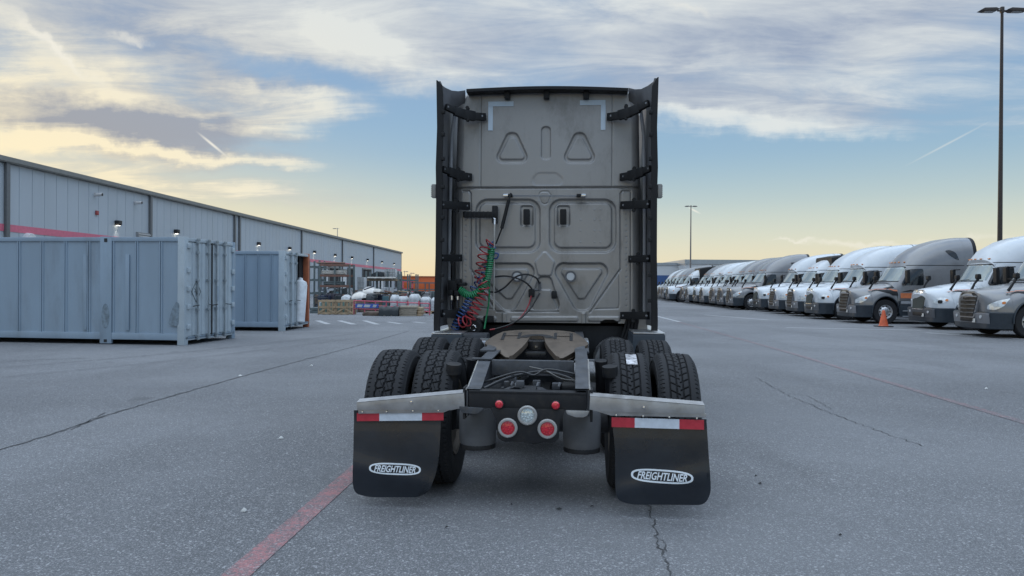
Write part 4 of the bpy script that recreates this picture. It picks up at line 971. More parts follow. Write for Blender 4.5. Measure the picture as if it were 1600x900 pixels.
def tractor(kind, P, label, zr=3.6, stripe=True):
    root = empty('semi_tractor'); bv = tractor_body(root, P, kind, zr, stripe=stripe)
    for ch in root.children: ch.scale.y = YS
    yb = 1.7 if kind == 'day' else 0
    for s in (-1, 1):
        put_wheel(root, s*1.04, AX*YS, s, True)
        for y in (-1.35, -2.62):
            put_wheel(root, s*1.06, y, s, False)
            put_wheel(root, s*.74, y, -s, False)
        x0, x1 = s*.36, s*.43; MB().box(x0, x1, -3.5, 4.0, .78, 1.02).build('frame_rail', M_frame, root)
        # side extenders
        MB().cyl((s*.85, .8, .62), (s*.85, 2.2, .62), .27, 24).build('fuel_tank', M_alu, root)
    zt = zr if kind != 'day' else zr*.985; ww = 1.19
    def arch(y0_, y1_, nm, m, up=0.0, zz=1.0, par=None):
        a = rib(y0_, 0, ww, zz, zt+up*.3, 4.6); b = rib(y1_, 0, ww+.01, zz, zt+up, 4.8)
        c = [(x*.975, y, zz+(z-zz)*.985) for x, y, z in b]; d = [(x*.975, y, zz+(z-zz)*.985) for x, y, z in a]
        return MB().loft([a, b, c, d], closed=False).build(nm, m, par or root, sharp=40)
    if kind != 'day':
        ee = arch(-.0, -.36, 'rear_fairing', P); arch(-.362, -.50, 'fairing_edge', M_blk, .01, .98, ee)
    else:
        def bx(y, zt_, ww_=1.2): return [(s_*x_, y, z_) for s_, x_, z_ in ((1, ww_, 1.0), (1, ww_, zt_-.16), (1, ww_-.03, zt_-.06), (1, ww_-.12, zt_), (-1, ww_-.12, zt_), (-1, ww_-.03, zt_-.06), (-1, ww_, zt_-.16), (-1, ww_, 1.0))]
        m_ = MB().loft([bx(1.55, zt-.16), bx(.9, zt-.04), bx(.1, zt+.05)], closed=False); m_.add(bx(1.55, zt-.16), [tuple(range(8))])
        ee = m_.build('rear_deflector', M_blk, root, sharp=30)
    if False:
        MB().prism([(1.15, zr-.1), (1.15, zr-.04), (.4, zr+.02), (-.3, zr-.1), (-.3, zr-.14), (.4, zr-.03)], -1.16, 1.16, 'x').build('roof_deflector', M_blk, root)
    MB().box(-.36, .36, -3.45, -3.38, .80, 1.0).box(-.36, .36, -.6, -.5, .8, 1.0).cyl((-.9, -1.35, .5), (.9, -1.35, .5), .11, 14).cyl((-.9, -2.62, .5), (.9, -2.62, .5), .11, 14).cyl((-.8, AX*YS, .45), (.8, AX*YS, .45), .07, 10).box(-.4, .4, .3, 3.9, .5, .95).build('chassis', M_frame, root)
    MB().prism([(-.45, -1.5), (.45, -1.5), (.45, -2.2), (.15, -2.5), (-.15, -2.5), (-.45, -2.2)], 1.05, 1.12, 'z').build('fifth_wheel', M_frame, root)
    return root
TR = {}
TR['A'] = tractor('fleet', M_silver, '')
TR['W'] = tractor('fleet', M_whitep, '', 3.6)
TR['B'] = tractor('fleet', paint('grey_dusty_paint', (.15, .155, .165), .3, .42, dirt=((.13, .125, .115), .45)), '', 3.56, stripe=False)
TR['V'] = tractor('fleet', paint('white_dusty_paint', (.48, .51, .53), 0, .42, dirt=((.26, .25, .23), .4)), '', 3.52, stripe=False)
TR['I'] = tractor('rounded', M_whitep, '', 3.5)
TR['D'] = tractor('day', M_whitep, '', 3.35)
M_cream = mat('yellowish_paint', (.55, .36, .10), .4)
used = set()
# near-side depth, u of the far front corner, kind
ROW = [(22.0, 1487, 'A', 'silver grey tractor with orange swoosh, nearest of the parked row'),
       (26.2, 1415, 'I', 'white rounded sleeper tractor with dark mesh grille, between the nearest silver tractor and the cone'),
       (30.4, 1303, 'A', 'silver grey sleeper tractor with its whole flank visible, right behind the traffic cone'),
       (33.7, 1253, 'I', 'white rounded sleeper tractor with mesh grille next beyond the silver one at the cone'),
       (37.0, 1224, 'W', 'white sleeper tractor with slatted grille in front of the one with black rear deflector'),
       (40.3, 1197, 'D', 'white short cab tractor in mid row with tall black rear deflector panels'),
       (43.7, 1173, 'I', 'white rounded tractor beside the long visible flank of a grey tractor, on its camera side'),
       (47.0, 1131, 'A', 'grey sleeper tractor in mid row with its flank and front wheel in view'),
       (50.0, 1117, 'B', 'grey sleeper tractor just beyond the mid row one showing its flank'),
       (53.0, 1105, 'A', 'grey sleeper tractor, second beyond the mid row one showing its flank'),
       (56.0, 1090, 'V', 'white tractor with black edged roof in the far part, above its neighbours'),
       (59.0, 1080, 'I', 'white rounded tractor, second beyond the far grey group'),
       (62.1, 1068, 'V', 'white tractor, third beyond the far grey group'),
       (65.1, 1060, 'B', 'grey tractor on the camera side of the far short cab tractor'),
       (68.2, 1038, 'D', 'white short cab tractor far down the row, wheels in view'),
       (72.5, 1031, 'B', 'grey tractor just beyond the far short cab tractor'),
       (76.2, 1026, 'A', 'grey tractor, second beyond the far short cab tractor'),
       (80.0, 1022, 'V', 'white tractor, third beyond the far short cab tractor'),
       (84.0, 1018, 'A', 'grey tractor almost hidden behind the large tractor cab, last but one of the row'),
       (88.0, 1014, 'W', 'white tractor at the far end of the row by the large tractor cab edge')]
for (nd, u, kd, lab) in ROW:
    o = TR[kd] if kd not in used else copy_tree(TR[kd]); used.add(kd)
    xf = (u-800)/F*(nd+2.0)+.04; yc = nd+1.2
    h = Vector((-1, .055, 0)).normalized(); b = Vector((xf, yc, 0))-h*LEN*YS
    th = math.atan2(-h.x, h.y) + R(random.uniform(-1.3, 1.3))
    o.location = b; o.rotation_euler.z = th
    tag(o, lab, 'truck', 'semi tractors parked in a row on the right')
# ------------------------------------------------------------------ the big tractor in the middle
YAW = R(-4.8)
HLOC = Vector((.10, 4.85, 0)); HM = Matrix.Translation(HLOC) @ Matrix.Rotation(YAW, 4, 'Z'); HI = HM.inverted()
hero = empty('semi_tractor', HLOC, YAW)
tag(hero, 'grey sleeper tractor without trailer seen from behind, filling the middle', 'truck')
CO = HI @ CAMPOS
def PX(u, v, y):                               # real place (x, z) on the tractor's own plane at y
    d = HI.to_3x3() @ ray(u, v); t = (y-CO.y)/d.y; q = CO+d*t; return (q.x, q.z)
def PXZ(u, v, z):
    d = HI.to_3x3() @ ray(u, v); t = (z-CO.z)/d.z; q = CO+d*t; return q
M_cabw = mat('cab_rear_paint', (.285, .283, .283), .40, .35, var=.05, scale=1.2, coat=.25, dirt=((.12, .114, .105), .6), dscale=2.4, stretch=(1, 1, .5))
M_int = mat('extender_inner', (.10, .104, .115), .6, var=.15); M_frm2 = mat('chassis_worn', (.055, .060, .070), .55, var=.3, scale=12, dirt=((.10, .09, .075), .5), dscale=9)
M_flap = mat('flap_rubber', (.010, .014, .021), .30, var=.3, scale=2.5, spec=.5, coat=.15, dirt=((.026, .031, .040), .5), dscale=2.2, bump=.12, bscale=14)
M_tape = mat('reflective_tape', (.50, .60, .70), .4, var=.05); M_rtape = mat('red_reflector', (.45, .03, .05), .35, var=.1, scale=30); M_wtape = mat('white_reflector', (.58, .64, .72), .35, var=.08, scale=20)
M_zinc = mat('galvanised', (.40, .40, .405), .40, .7, var=.12, scale=9, dirt=((.25, .23, .20), .5), dscale=7); M_redl = mat('red_lens', (.55, .01, .03), .18, coat=1, var=.2, scale=60); M_clear = mat('clear_lens', (.55, .62, .64), .15, .3, coat=1, var=.25, scale=50)
M_ring = mat('lamp_ring', (.33, .33, .33), .45, .2); M_bag = mat('air_bag_rubber', (.11, .115, .125), .7, var=.15, scale=8, dirt=((.11, .10, .09), .5)); M_plate5 = mat('fifth_wheel_steel', (.125, .098, .076), .5, .35, var=.3, scale=5, dirt=((.045, .036, .028), .7), dscale=5)
M_grease = mat('dark_grease', (.02, .02, .022), .3, var=.3); M_hub = mat('worn_wheel', (.16, .14, .12), .6, .4, dirt=((.08, .07, .06), .6), dscale=8)
WY = 3.65
# --- rear wall as pressed sheet
def sd_poly(X, Z, P):
    d = np.full(X.shape, 1e9); s = np.ones(X.shape); n = len(P)
    for i in range(n):
        ax, az = P[i]; bx, bz = P[i-1]; ex, ez = bx-ax, bz-az; wx, wz = X-ax, Z-az
        t = np.clip((wx*ex+wz*ez)/(ex*ex+ez*ez), 0, 1); dx, dz = wx-ex*t, wz-ez*t
        d = np.minimum(d, dx*dx+dz*dz)
        c1 = Z >= az; c2 = Z < bz; c3 = ex*wz > ez*wx
        fl = (c1 & c2 & c3) | (~c1 & ~c2 & ~c3); s = np.where(fl, -s, s)
    return s*np.sqrt(d)
def sm(t): t = np.clip(t, 0, 1); return t*t*(3-2*t)
k_ = .00738
def W(u, v): return PX(u, v, WY)
def sdr(X, Z, pts, r):                          # rounded polygon given by photo points, radius in photo pixels
    P = [W(u, v) for u, v in pts]; r *= k_
    c = np.mean(P, axis=0); n = len(P); area = sum(P[i][0]*P[(i+1) % n][1]-P[(i+1) % n][0]*P[i][1] for i in range(n))
    sg = 1 if area > 0 else -1; Q = []
    for i in range(n):                          # inset by r
        a, b, cc = np.array(P[i-1]), np.array(P[i]), np.array(P[(i+1) % n]); d1 = (b-a)/np.linalg.norm(b-a); d2 = (cc-b)/np.linalg.norm(cc-b)
        n1 = np.array([-d1[1], d1[0]])*sg; n2 = np.array([-d2[1], d2[0]])*sg; h = n1+n2; h /= (1+np.dot(n1, n2)); Q.append(tuple(b+h*r))
    return sd_poly(X, Z, Q)-r
def rectp(u0, u1, v0, v1): return [(u0, v0), (u1, v0), (u1, v1), (u0, v1)]
xL, zT = W(708, 141); xR, zB = W(1002, 506)
NX, NZ = 330, 420
zs = np.linspace(zB, zT, NZ); ts = np.linspace(-1, 1, NX); xc = (xL+xR)/2; hw = (xR-xL)/2
T, Z = np.meshgrid(ts, zs)
rc = .22; wz = np.where(Z > zT-rc, hw-.04*((Z-1.9)/1.8).clip(0, 1)-(rc-np.sqrt(np.maximum(0, rc*rc-(Z-(zT-rc))**2)))*.8, hw-.04*((Z-1.9)/1.8).clip(0, 1))
X = xc+T*wz; Hh = np.zeros(X.shape)             # + is towards the camera
ed = (1-np.abs(T))*wz                            # distance from the side edge
rcn = .11; Hh -= np.where(ed < rcn, rcn-np.sqrt(np.maximum(0, rcn*rcn-(rcn-ed)**2)), 0)
tp = zT-Z; Hh -= np.where(tp < .08, (.08-np.sqrt(np.maximum(0, .0064-(.08-tp)**2)))*.6, 0)
S = lambda d, w=.012: sm(-d/w)                   # 1 inside
def groove(d, w=.009, dep=.012):
    global Hh; Hh -= dep*np.exp(-(d/w)**2)
def ring(outer, ro, inner, ri, dep=.026, up=.016):
    global Hh
    a = sdr(X, Z, outer, ro); b = sdr(X, Z, inner, ri); Hh += -dep*S(a, .02)+up*S(b, .018)
# upper panel
for cx, s in ((800, 1), (905.5, 1)):
    ring([(cx-8, 206), (cx+8, 206), (cx+31, 256), (cx-31, 256)], 11, [(cx-5, 213), (cx+5, 213), (cx+24, 250), (cx-24, 250)], 6, .020, .012)
a = sdr(X, Z, rectp(845, 861, 197, 250), 7); Hh -= .018*S(a, .012)
z293 = W(850, 293)[1]; Hh -= .016*np.exp(-((Z-z293)/.008)**2); Hh -= .010*S(-(Z-z293)+0*X, .02)*0
Hh += np.where(Z < z293, -.012, 0)*1.0
for u in (751, 957): xx = W(u, 220)[0]; Hh -= np.where(Z > z293, .008*np.exp(-((X-xx)/.006)**2), 0)
Hh -= .004*S(sdr(X, Z, [(815, 292), (840, 268), (870, 268), (900, 292)], 10), .03)
# lower panel
ring([(742, 310), (845, 310), (845, 396), (742, 396)], 20, [(748, 316), (837, 316), (837, 387.5), (748, 387.5)], 12)
ring([(857, 310), (964, 310), (964, 396), (857, 396)], 20, [(865, 316), (957, 316), (957, 388), (865, 388)], 12)
for u0 in (812, 869.5): ring(rectp(u0, u0+22, 320, 354), 5, rectp(u0+3, u0+19, 323.5, 350), 3, .014, .0)
ring([(742, 410), (834, 410), (836, 428), (804, 487), (786, 487), (752, 450)], 15, [(760, 419), (826, 419), (826, 428), (800, 468), (790, 468), (760, 440)], 6, .028, .014)
ring([(867, 410), (950, 410), (951, 428), (921, 487), (899, 487), (866, 428)], 15, [(876, 419), (941, 419), (942, 426), (914, 468), (903, 468), (876, 426)], 6, .028, .014)
a = sdr(X, Z, [(851, 389), (868, 409), (862, 432), (840, 432), (834, 409)], 6); Hh += .010*S(a, .02)
a = sdr(X, Z, [(841, 431), (861, 431), (878, 486), (824, 486)], 9); Hh -= .022*S(a, .016); a = sdr(X, Z, [(843, 452), (860, 452), (873, 485.5), (829, 485.5)], 4); Hh += .014*S(a, .012)
def segd(pts, w=.007, dep=.013):
    global Hh
    P = [W(u, v) for u, v in pts]; d = np.full(X.shape, 1e9)
    for (ax, az), (bx, bz) in zip(P[:-1], P[1:]):
        ex, ez = bx-ax, bz-az; t = np.clip(((X-ax)*ex+(Z-az)*ez)/(ex*ex+ez*ez), 0, 1); d = np.minimum(d, np.hypot(X-ax-ex*t, Z-az-ez*t))
    Hh -= dep*np.exp(-(d/w)**2)
segd([(723, 298), (732, 298), (735, 302), (735, 420), (773, 484)]); segd([(985, 298), (973, 298), (970, 302), (970, 420), (922, 488)])
segd([(776, 487), (872, 487)]); segd([(930, 483), (966, 482), (968, 476), (968, 425)], .006, .006); segd([(737, 425), (737, 480), (770, 483)], .006, .006)
segd([(714, 300), (714, 500)], .006, .008); segd([(986, 300), (986, 500)], .006, .008); segd([(721, 340), (721, 490)], .005, .005)
segd([(843, 302), (846, 299), (856, 299), (861, 305), (856, 317), (851, 319), (846, 317), (842, 306), (843, 302)], .006, .006)
for u0, u1 in ((797, 904), (918, 970), (742, 776)): a = sdr(X, Z, rectp(u0, u1, 494, 503), 4); Hh += .012*S(a, .014)
for u0, u1 in ((784, 792), (908, 916)): a = sdr(X, Z, rectp(u0, u1, 488, 512), 3); Hh += .014*S(a, .012)
for u in (727, 979):
    for v in range(325, 480, 9): x_, z_ = W(u, v); Hh -= .005*np.exp(-(((X-x_)**2+(Z-z_)**2)/.006**2))
for u in (907, 929, 938):
    for v in (327, 343, 360, 378): x_, z_ = W(u, v); Hh += .004*np.exp(-(((X-x_)**2+(Z-z_)**2)/.006**2))
for v in (314, 391.5):
    for u in range(752, 960, 9):
        if 842 < u < 860: continue
        x_, z_ = W(u, v); Hh += .004*np.exp(-(((X-x_)**2+(Z-z_)**2)/.005**2))
Hh *= 1.25
co = np.stack([X, WY-Hh, Z], -1).reshape(-1, 3)
idx = np.arange(NX*NZ).reshape(NZ, NX); q = np.stack([idx[:-1, :-1], idx[:-1, 1:], idx[1:, 1:], idx[1:, :-1]], -1).reshape(-1, 4)
# cut-out at the lower right
cx_, cz_ = W(952, 510); mid = (X[:-1, :-1]+X[1:, 1:])/2; mz = (Z[:-1, :-1]+Z[1:, 1:])/2
keep = ~((np.abs(mid-cx_) < .10) & (mz < W(952, 499)[1]-.4*np.maximum(0, np.abs(mid-cx_)-.04)))
q = q[keep.reshape(-1)]
me = bpy.data.meshes.new('rear_wall'); me.from_pydata(co.tolist(), [], q.tolist()); me.materials.append(M_cabw); me.polygons.foreach_set('use_smooth', [True]*len(me.polygons)); me.update()
wallo = bpy.data.objects.new('rear_wall', me); COL.objects.link(wallo); wallo.parent = hero
def wp(u, v, off=.0): x, z = W(u, v); return Vector((x, WY-off, z))
# cab body in front of the wall
holder = empty('_tmp'); tractor_body(holder, M_silver, 'fleet', 3.72, simple_back=True, stripe=False)
for ch in list(holder.children):
    if ch.name.startswith(('cab', 'hood', 'door', 'windshield', 'grille', 'bumper', 'headlight', 'side_mirror', 'hood_mirror', 'wheel_arch', 'side_skirt', 'sleeper', 'roof')) and not ch.name.startswith('side_skirt'):
        ch.parent = hero; ch.location = (xc, WY+.10, 0); ch.scale = (.93, YS, 1)
    else:
        for g in list(ch.children): bpy.data.objects.remove(g, do_unlink=True)
        bpy.data.objects.remove(ch, do_unlink=True)
bpy.data.objects.remove(holder)
MB().box(xc-hw+.03, xc+hw-.03, WY+.16, WY+.20, zB, zT-.06).build('bulkhead', M_blk, hero, smooth=False)
# wall fittings
def L_tape(u0, u1, v0, v1, side):
    m = MB(); y = WY
    a, b = W(u0, v0), W(u1, v0+7); m.box(a[0], b[0], y-.008, y-.003, a[1], b[1])
    uu = (u0, u0+7) if side < 0 else (u1-7, u1); a, b = W(uu[0], v0+7), W(uu[1], v1); m.box(a[0], b[0], y-.008, y-.003, a[1], b[1]); m.build('corner_tape', M_tape, hero, smooth=False)
L_tape(763, 802.5, 159, 204, -1); L_tape(906, 946, 157, 203, 1)
def wprism(pts, y0, y1, name, m, r=3, parent=hero, bev=.004):
    return MB().prism(rpoly([W(u, v) for u, v in pts], r*k_), WY-y1, WY-y0, 'y', bev).build(name, m, parent)
for u0 in (818, 875):
    h = wprism(rectp(u0, u0+10, 327, 351), -.005, .03, 'vent_grille', M_blk, 2)
for u, v in ((808, 432), (891.5, 432)):
    x, z = W(u, v); o = MB().lathe([(.066, .0), (.066, -.02), (.05, -.02), (.048, -.0)], (x, WY+.005, z), 'y', 24).build('port_ring', M_int, hero); MB().lathe([(0, -.012), (.045, -.012), (.05, .0)], (x, WY+.0, z), 'y', 20).build('port_cover', M_white, o)
o = MB().cyl(wp(792, 306, .04), wp(917, 306.5, .04), .0055, 8).build('lock_bar', M_bump, hero)
for u in (791, 797, 905, 911): x, z = W(u, 306); MB().box(x-.03, x+.03, WY-.06, WY+.01, z-.014, z+.016, .005).build('bar_clip', M_blk if u in (797, 905) else M_chr, o)
st = MB().cyl(wp(796, 314, .09), wp(785.5, 358, .11), .020, 12).cyl(wp(785.5, 358, .11), wp(776.5, 382, .12), .009, 8).cyl(wp(799, 303, .06), wp(796, 314, .09), .010, 8).build('gas_strut', M_blk, hero)
hb_ = wprism([(725, 332), (778, 332), (778, 341), (725, 341)], .05, .10, 'hose_bracket', M_blk, 1)
rb = MB()
for u in range(729, 778, 7): x, z = W(u, 336.5); rb.box(x-.012, x+.012, WY-.108, WY-.10, z-.036, z+.036, .004)
rb.build('bracket_rib', M_blk, hb_)
x, z = W(774, 336); MB().box(x-.03, x+.03, WY-.09, WY, z-.10, z+.10, .01).build('bracket_mount', M_blk, hb_)
MB().cyl(wp(775, 347, .13), wp(774, 372, .13), .016, 10).cyl(wp(774, 372, .13), wp(773.5, 484, .13), .011, 10).build('hose_pole', mat('brushed_pole', (.45, .46, .47), .35, .8), hero)
sp = coil([wp(774.5, 342, .13), wp(774, 352, .13)], .018, .012, .003, 4, 8).build('spring', M_chr, hero)
# coiled air lines and cables
M_hr = mat('red_hose', (.30, .025, .035), .4); M_hb = mat('blue_hose', (.025, .07, .22), .35); M_hg = mat('green_hose', (.015, .22, .09), .35); M_hk = mat('black_hose', (.012, .013, .016), .45)
coil([wp(771, 380, .2), wp(762, 388, .2), wp(757, 408, .22), wp(753, 430, .22)], .060, .085, .0085).build('red_air_hose', M_hr, hero)
coil([wp(753, 430, .22), wp(760, 448, .24), wp(757, 462, .25), wp(748, 480, .28), wp(738, 498, .3), wp(724, 502, .25)], .060, .060, .0085).build('red_air_hose', M_hr, hero)
coil([wp(772, 382, .16), wp(769, 400, .16), wp(764, 420, .18), wp(752, 440, .18), wp(740, 455, .2)], .040, .070, .0085).build('blue_air_hose', M_hb, hero)
coil([wp(740, 462, .2), wp(732, 480, .22), wp(722, 495, .22), wp(714, 512, .18)], .045, .038, .0085).build('blue_air_hose', M_hb, hero)
coil([wp(771, 388, .18), wp(768, 415, .2), wp(764, 438, .22), wp(752, 456, .24), wp(736, 461, .22), wp(722, 452, .16)], .036, .024, .009).build('green_cable', M_hg, hero)
MB().tube(smooth_path([wp(773, 378, .15), wp(768, 385, .16), wp(772, 395, .18), wp(781, 398, .18), wp(778, 405, .18), wp(770, 402, .16)]), .009, 6).build('blue_hose_loop', M_hb, hero)
MB().tube(smooth_path([wp(767, 440, .15), wp(766, 470, .14), wp(762, 495, .14), wp(760, 512, .2)]), .010, 6).build('green_cable_tail', M_hg, hero)
MB().tube(smooth_path([wp(773, 433, .12), wp(790, 431.5, .14), wp(806, 434, .16), wp(822, 441, .15), wp(832, 451, .12)]), .010, 6).build('black_cable', M_hk, hero)
MB().tube(smooth_path([wp(768, 456, .12), wp(778, 456, .14), wp(792, 448, .18), wp(808, 433, .2), wp(824, 429, .18), wp(838, 434, .14), wp(844, 443, .1)]), .010, 6).build('black_cable', M_hk, hero)
MB().tube(smooth_path([wp(844, 458, .1), wp(832, 478, .14), wp(818, 494, .2), wp(800, 505, .28), wp(778, 512, .3)]), .010, 6).build('black_cable', M_hk, hero)
MB().tube(smooth_path([wp(831, 462, .1), wp(826, 478, .12), wp(814, 496, .18), wp(795, 508, .26), wp(770, 513, .3)]), .008, 6).build('red_cable', M_hr, hero)
for (u, v, a, b) in ((831, 458, 9, 13), (866, 460.5, 8, 12)): x, z = W(u, v); MB().box(x-a*k_*.5, x+a*k_*.5, WY-.10, WY, z-b*k_*.5, z+b*k_*.5, .012).build('plug_socket', M_blk, hero)
MB().tube([wp(843, 440, .06), wp(844, 454, .06)], .018, 8).tube([wp(829, 453, .05), wp(845, 453, .05)], .014, 8).build('cable_junction', M_int, hero)
gb = MB()
for (u, v, a, b) in ((711, 446, 14, 16), (718, 440, 10, 9), (725, 444, 12, 5), (708, 457, 8, 9), (717, 458, 8, 9)): x, z = W(u, v); gb.box(x-a*k_*.5, x+a*k_*.5, WY-.20, WY-.03, z-b*k_*.5, z+b*k_*.5, .014)
gb = gb.build('glad_hand_box', M_blk, hero)
for u in (708.5, 717.5): MB().cyl(wp(u, 460, .14), wp(u, 468, .14), .018, 8).tube([wp(u, 468, .14), wp(u+1, 492, .16)], .008, 6).build('valve_stem', M_chr, gb)
# side extenders
E0, E1 = WY+.02, 3.17
def ext(s):
    u_out = 681 if s < 0 else 1027.5
    xo = PX(u_out, 300, E1)[0]; xi = xc+s*(hw+.045); ztip = PX(u_out, 127 if s < 0 else 122, E1)[1]; zb_ = PX(u_out, 517, E1)[1]
    ztw = zT-.03
    # inner skin (slightly flared rearwards)
    n = 9; rings = []
    for yy, xx in ((E0+1.7, xi+s*.03), (E0, xi), ((E0*.6+E1*.4), xi+(xo-xi)*.52), (E1, xo-s*.045)):
        t = max(0, (E0-yy)/(E0-E1)); col = []
        for k in range(n): f = k/(n-1); zz = (zb_+.04)+(ztw+(ztip-ztw)*t**1.6-(zb_+.04))*f; col.append((xx, yy, zz))
        rings.append(col)
    outer = [[(x+s*.035, y, z) for x, y, z in r] for r in rings]
    m = MB(); m.loft(rings, closed=False); m.loft(outer, closed=False)
    for e in (0, -1): m.loft([[r[e] for r in rings], [r[e] for r in outer]], closed=False)
    m.loft([rings[0], outer[0]], closed=False); m.loft([rings[-1], outer[-1]], closed=False)
    o = m.build('side_extender', [M_int], hero, sharp=40)
    # outer painted skin
    MB().loft([[(x+s*.006, y, z) for x, y, z in r] for r in outer[:3]], closed=False).build('outer_skin', M_silver, o)
    # rubber edge blade following the photo's wavering edge
    pts = [(126 if s < 0 else 121, 0), (134, .002), (200, .012), (262, .0), (300, .006), (400, .004), (505, -.012), (517, -.01)]
    m = MB(); ring_ = []
    for v, dx in pts:
        z = PX(u_out, v, E1)[1]; xx = xo-s*dx
        ring_.append([(xx, E1-.02, z), (xx-s*(.065 if v > 130 else .012), E1-.01, z), (xx-s*(.065 if v > 130 else .012), E1+.03, z), (xx, E1+.02, z)])
    m.loft(ring_, cap=True); m.build('edge_blade', M_blk, o, sharp=35)
    # vertical seal tube between cab corner and extender
    MB().tube([(xi-s*.01, WY+.0, zB+.1), (xi-s*.02, WY-.02, 2.3), (xi-s*.035, WY-.02, 3.2), (xi-s*.09, WY+.0, zT-.1)], .020, 8).build('seal_tube', mat('seal_grey', (.22, .23, .25), .5), o)
    # small clips down the blade
    for v in (175, 210, 248, 292, 340, 375, 430, 470): z = PX(u_out, v, E1)[1]; MB().box(xo-s*.095, xo-s*.06, E1-.02, E1+.03, z-.02, z+.02, .004).build('edge_clip', M_blk, o)
    return xo, ztip, zb_
XL_ = ext(-1); XR_ = ext(1)
def brk(pu, v0, pw, vend, w0=.03, wid=.075, nm='extender_bracket', bow=0.0):
    # from extender (pu, v0) at y near E1 to wall (pw, vend)
    a = PX(pu, v0, E1+.10); b = PX(pw, vend, WY-.05)
    A = Vector((a[0], E1+.10, a[1])); B = Vector((b[0], WY-.05, b[1])); m = MB()
    if bow:
        M1 = A.lerp(B, .45)+Vector((0, 0, -bow)); M0 = A.lerp(B, .72)+Vector((0, 0, -bow*.75))
        pts = [A, A.lerp(M1, .5)+Vector((0, 0, -bow*.15)), M1, M0, B]
        for p, q_, w in zip(pts[:-1], pts[1:], (.07, .10, .11, .085)): m.obox(p-(q_-p)*.06, q_+(q_-p)*.06, .05, w, (0, 0, 1), .006)
    else: m.obox(A, B, .045, wid, (0, 0, 1), .006)
    o = m.build(nm, M_blk, hero)
    d = (B-A).normalized()
    for P in (A+d*.03, B-d*.03): MB().lathe([(0, -.036), (.012, -.034), (.014, -.02)], P, 'y', 8).build('bolt', M_bump, o)
    for q_ in (Vector((0, 0, wid*.5+.012)), -Vector((0, 0, wid*.5+.012+bow))): MB().lathe([(.022, -.03), (.022, .03)], A.lerp(B, .55)+q_, 'y', 8, cap=True).build('lug', M_blk, o)
brk(697, 167, 757, 183, bow=.03); brk(1013, 161, 951, 183, bow=.03)
brk(692, 264, 735, 277, wid=.08, bow=.015); brk(1016, 263, 971, 277, wid=.08, bow=.015)
brk(690, 320, 733, 322, wid=.09); brk(1015, 319, 971, 321, wid=.09)
brk(690, 403, 720, 403, wid=.08); brk(1014, 404, 984, 405, wid=.08)
brk(691, 490, 737, 493, wid=.09); brk(1013, 493, 971, 493, wid=.085)
# roof trim bar and corner webs
y0 = E1+.12
tb = MB(); rings = []
for i in range(15):
    t = i/14; u = 730+(981-730)*t; v = 141.5-3.8*math.sin(math.pi*t)-1.5*t; x, z = PX(u, v, y0+.25); x1, z1 = PX(u, v+8, y0+.25)
    rings.append([(x, y0+.18, z), (x, y0+.60, z+.03), (x, y0+.60, z+.005), (x, y0+.30, z1+.02), (x, y0+.18, z1+.025)])
tb.loft(rings, cap=True).build('roof_trim', M_blk, hero, sharp=40)
for u in (792.5, 854, 916): x, z = PX(u, 148, WY-.06); MB().box(x-.032, x+.032, WY-.10, WY-.02, z-.05, z+.05, .006).build('trim_tab', M_blk, hero)
for s in (-1, 1):
    ucs = [(685, 129), (696, 137), (706, 141.5), (716, 142.5), (727, 141)] if s < 0 else [(1023, 126), (1012, 134), (1002, 139), (992, 139.5), (982, 137)]
    rg = []
    for k, (u, v) in enumerate(ucs):
        yy = E1+.02+.10*k*1.1; x, z = PX(u, v, yy); rg.append([(x, yy, z), (x, yy+.02, z-.03), (x+s*.005, yy+.03, z-.26+.03*k), (x+s*.01, yy-.0, z-.26+.03*k)])
    MB().loft(rg, cap=True).build('corner_web', M_int, hero, sharp=40)
    x = XL_[0] if s < 0 else XR_[0]; z = PX(677 if s < 0 else 1031, 299, E1+.05)[1]
    ml = MB().box(x+s*.0, x+s*.05, E1+.0, E1+.08, z-.075, z+.075, .012).build('marker_light', mat('marker_dull', (.22, .22, .21), .3), hero)
    r_ = MB()
    for k in range(6): r_.box(x+s*.045, x+s*.054, E1-.004, E1+.08, z-.065+k*.022, z-.053+k*.022)
    r_.build('lens_rib', M_ring, ml, smooth=False)
# under the cab: dark gap, lower corner pieces, tanks, steps
for s in (-1, 1):
    xo = (XL_ if s < 0 else XR_)[0]
    u0, u1 = (697, 718) if s < 0 else (985, 1010)
    a = PX(u0, 500, WY); b = PX(u1, 535, WY)
    MB().prism(rpoly([(a[0], zB+.05), (b[0], zB+.05), (b[0]-s*(-.02), b[1]+.05), ((a[0]+b[0])/2, b[1])], .03), WY-.02, WY+.06, 'y').build('cab_corner_bracket', M_cabw, hero)
    ft = MB()
    for k in range(4): ft.tube([(xo-s*(.17+.03*k), WY-.15+.04*k, zB+.12), (xo-s*(.19+.035*k), WY-.12+.04*k, zB-.05), (xo-s*(.25+.03*k), WY-.06+.03*k, zB-.20)], .022, 8)
    ft.build('rubber_bellows', M_blk, hero)
    # side fairing / tank end with bright step
    A = PX(673 if s < 0 else 1040, 522, 2.95); xx = A[0]
    MB().box(xx, xx-s*.34, 2.95, 7.1, .30, A[1]-.004, .02).build('side_fairing', M_slate, hero)
    MB().box(xx-s*.005, xx-s*.33, 2.96, 4.4, A[1]-.002, A[1]+.012, .003).build('step_plate', M_alu, hero)
    MB().cyl((xc+s*.80, 3.2, .66), (xc+s*.80, 4.9, .66), .25, 28).build('fuel_tank', M_alu, hero)
dk = MB().box(xc-.9, xc+.9, WY+.10, WY+3.0, .62, zB-.03, .02).build('engine_tunnel', M_blk, hero)  # black block put in as the shade beneath the cab
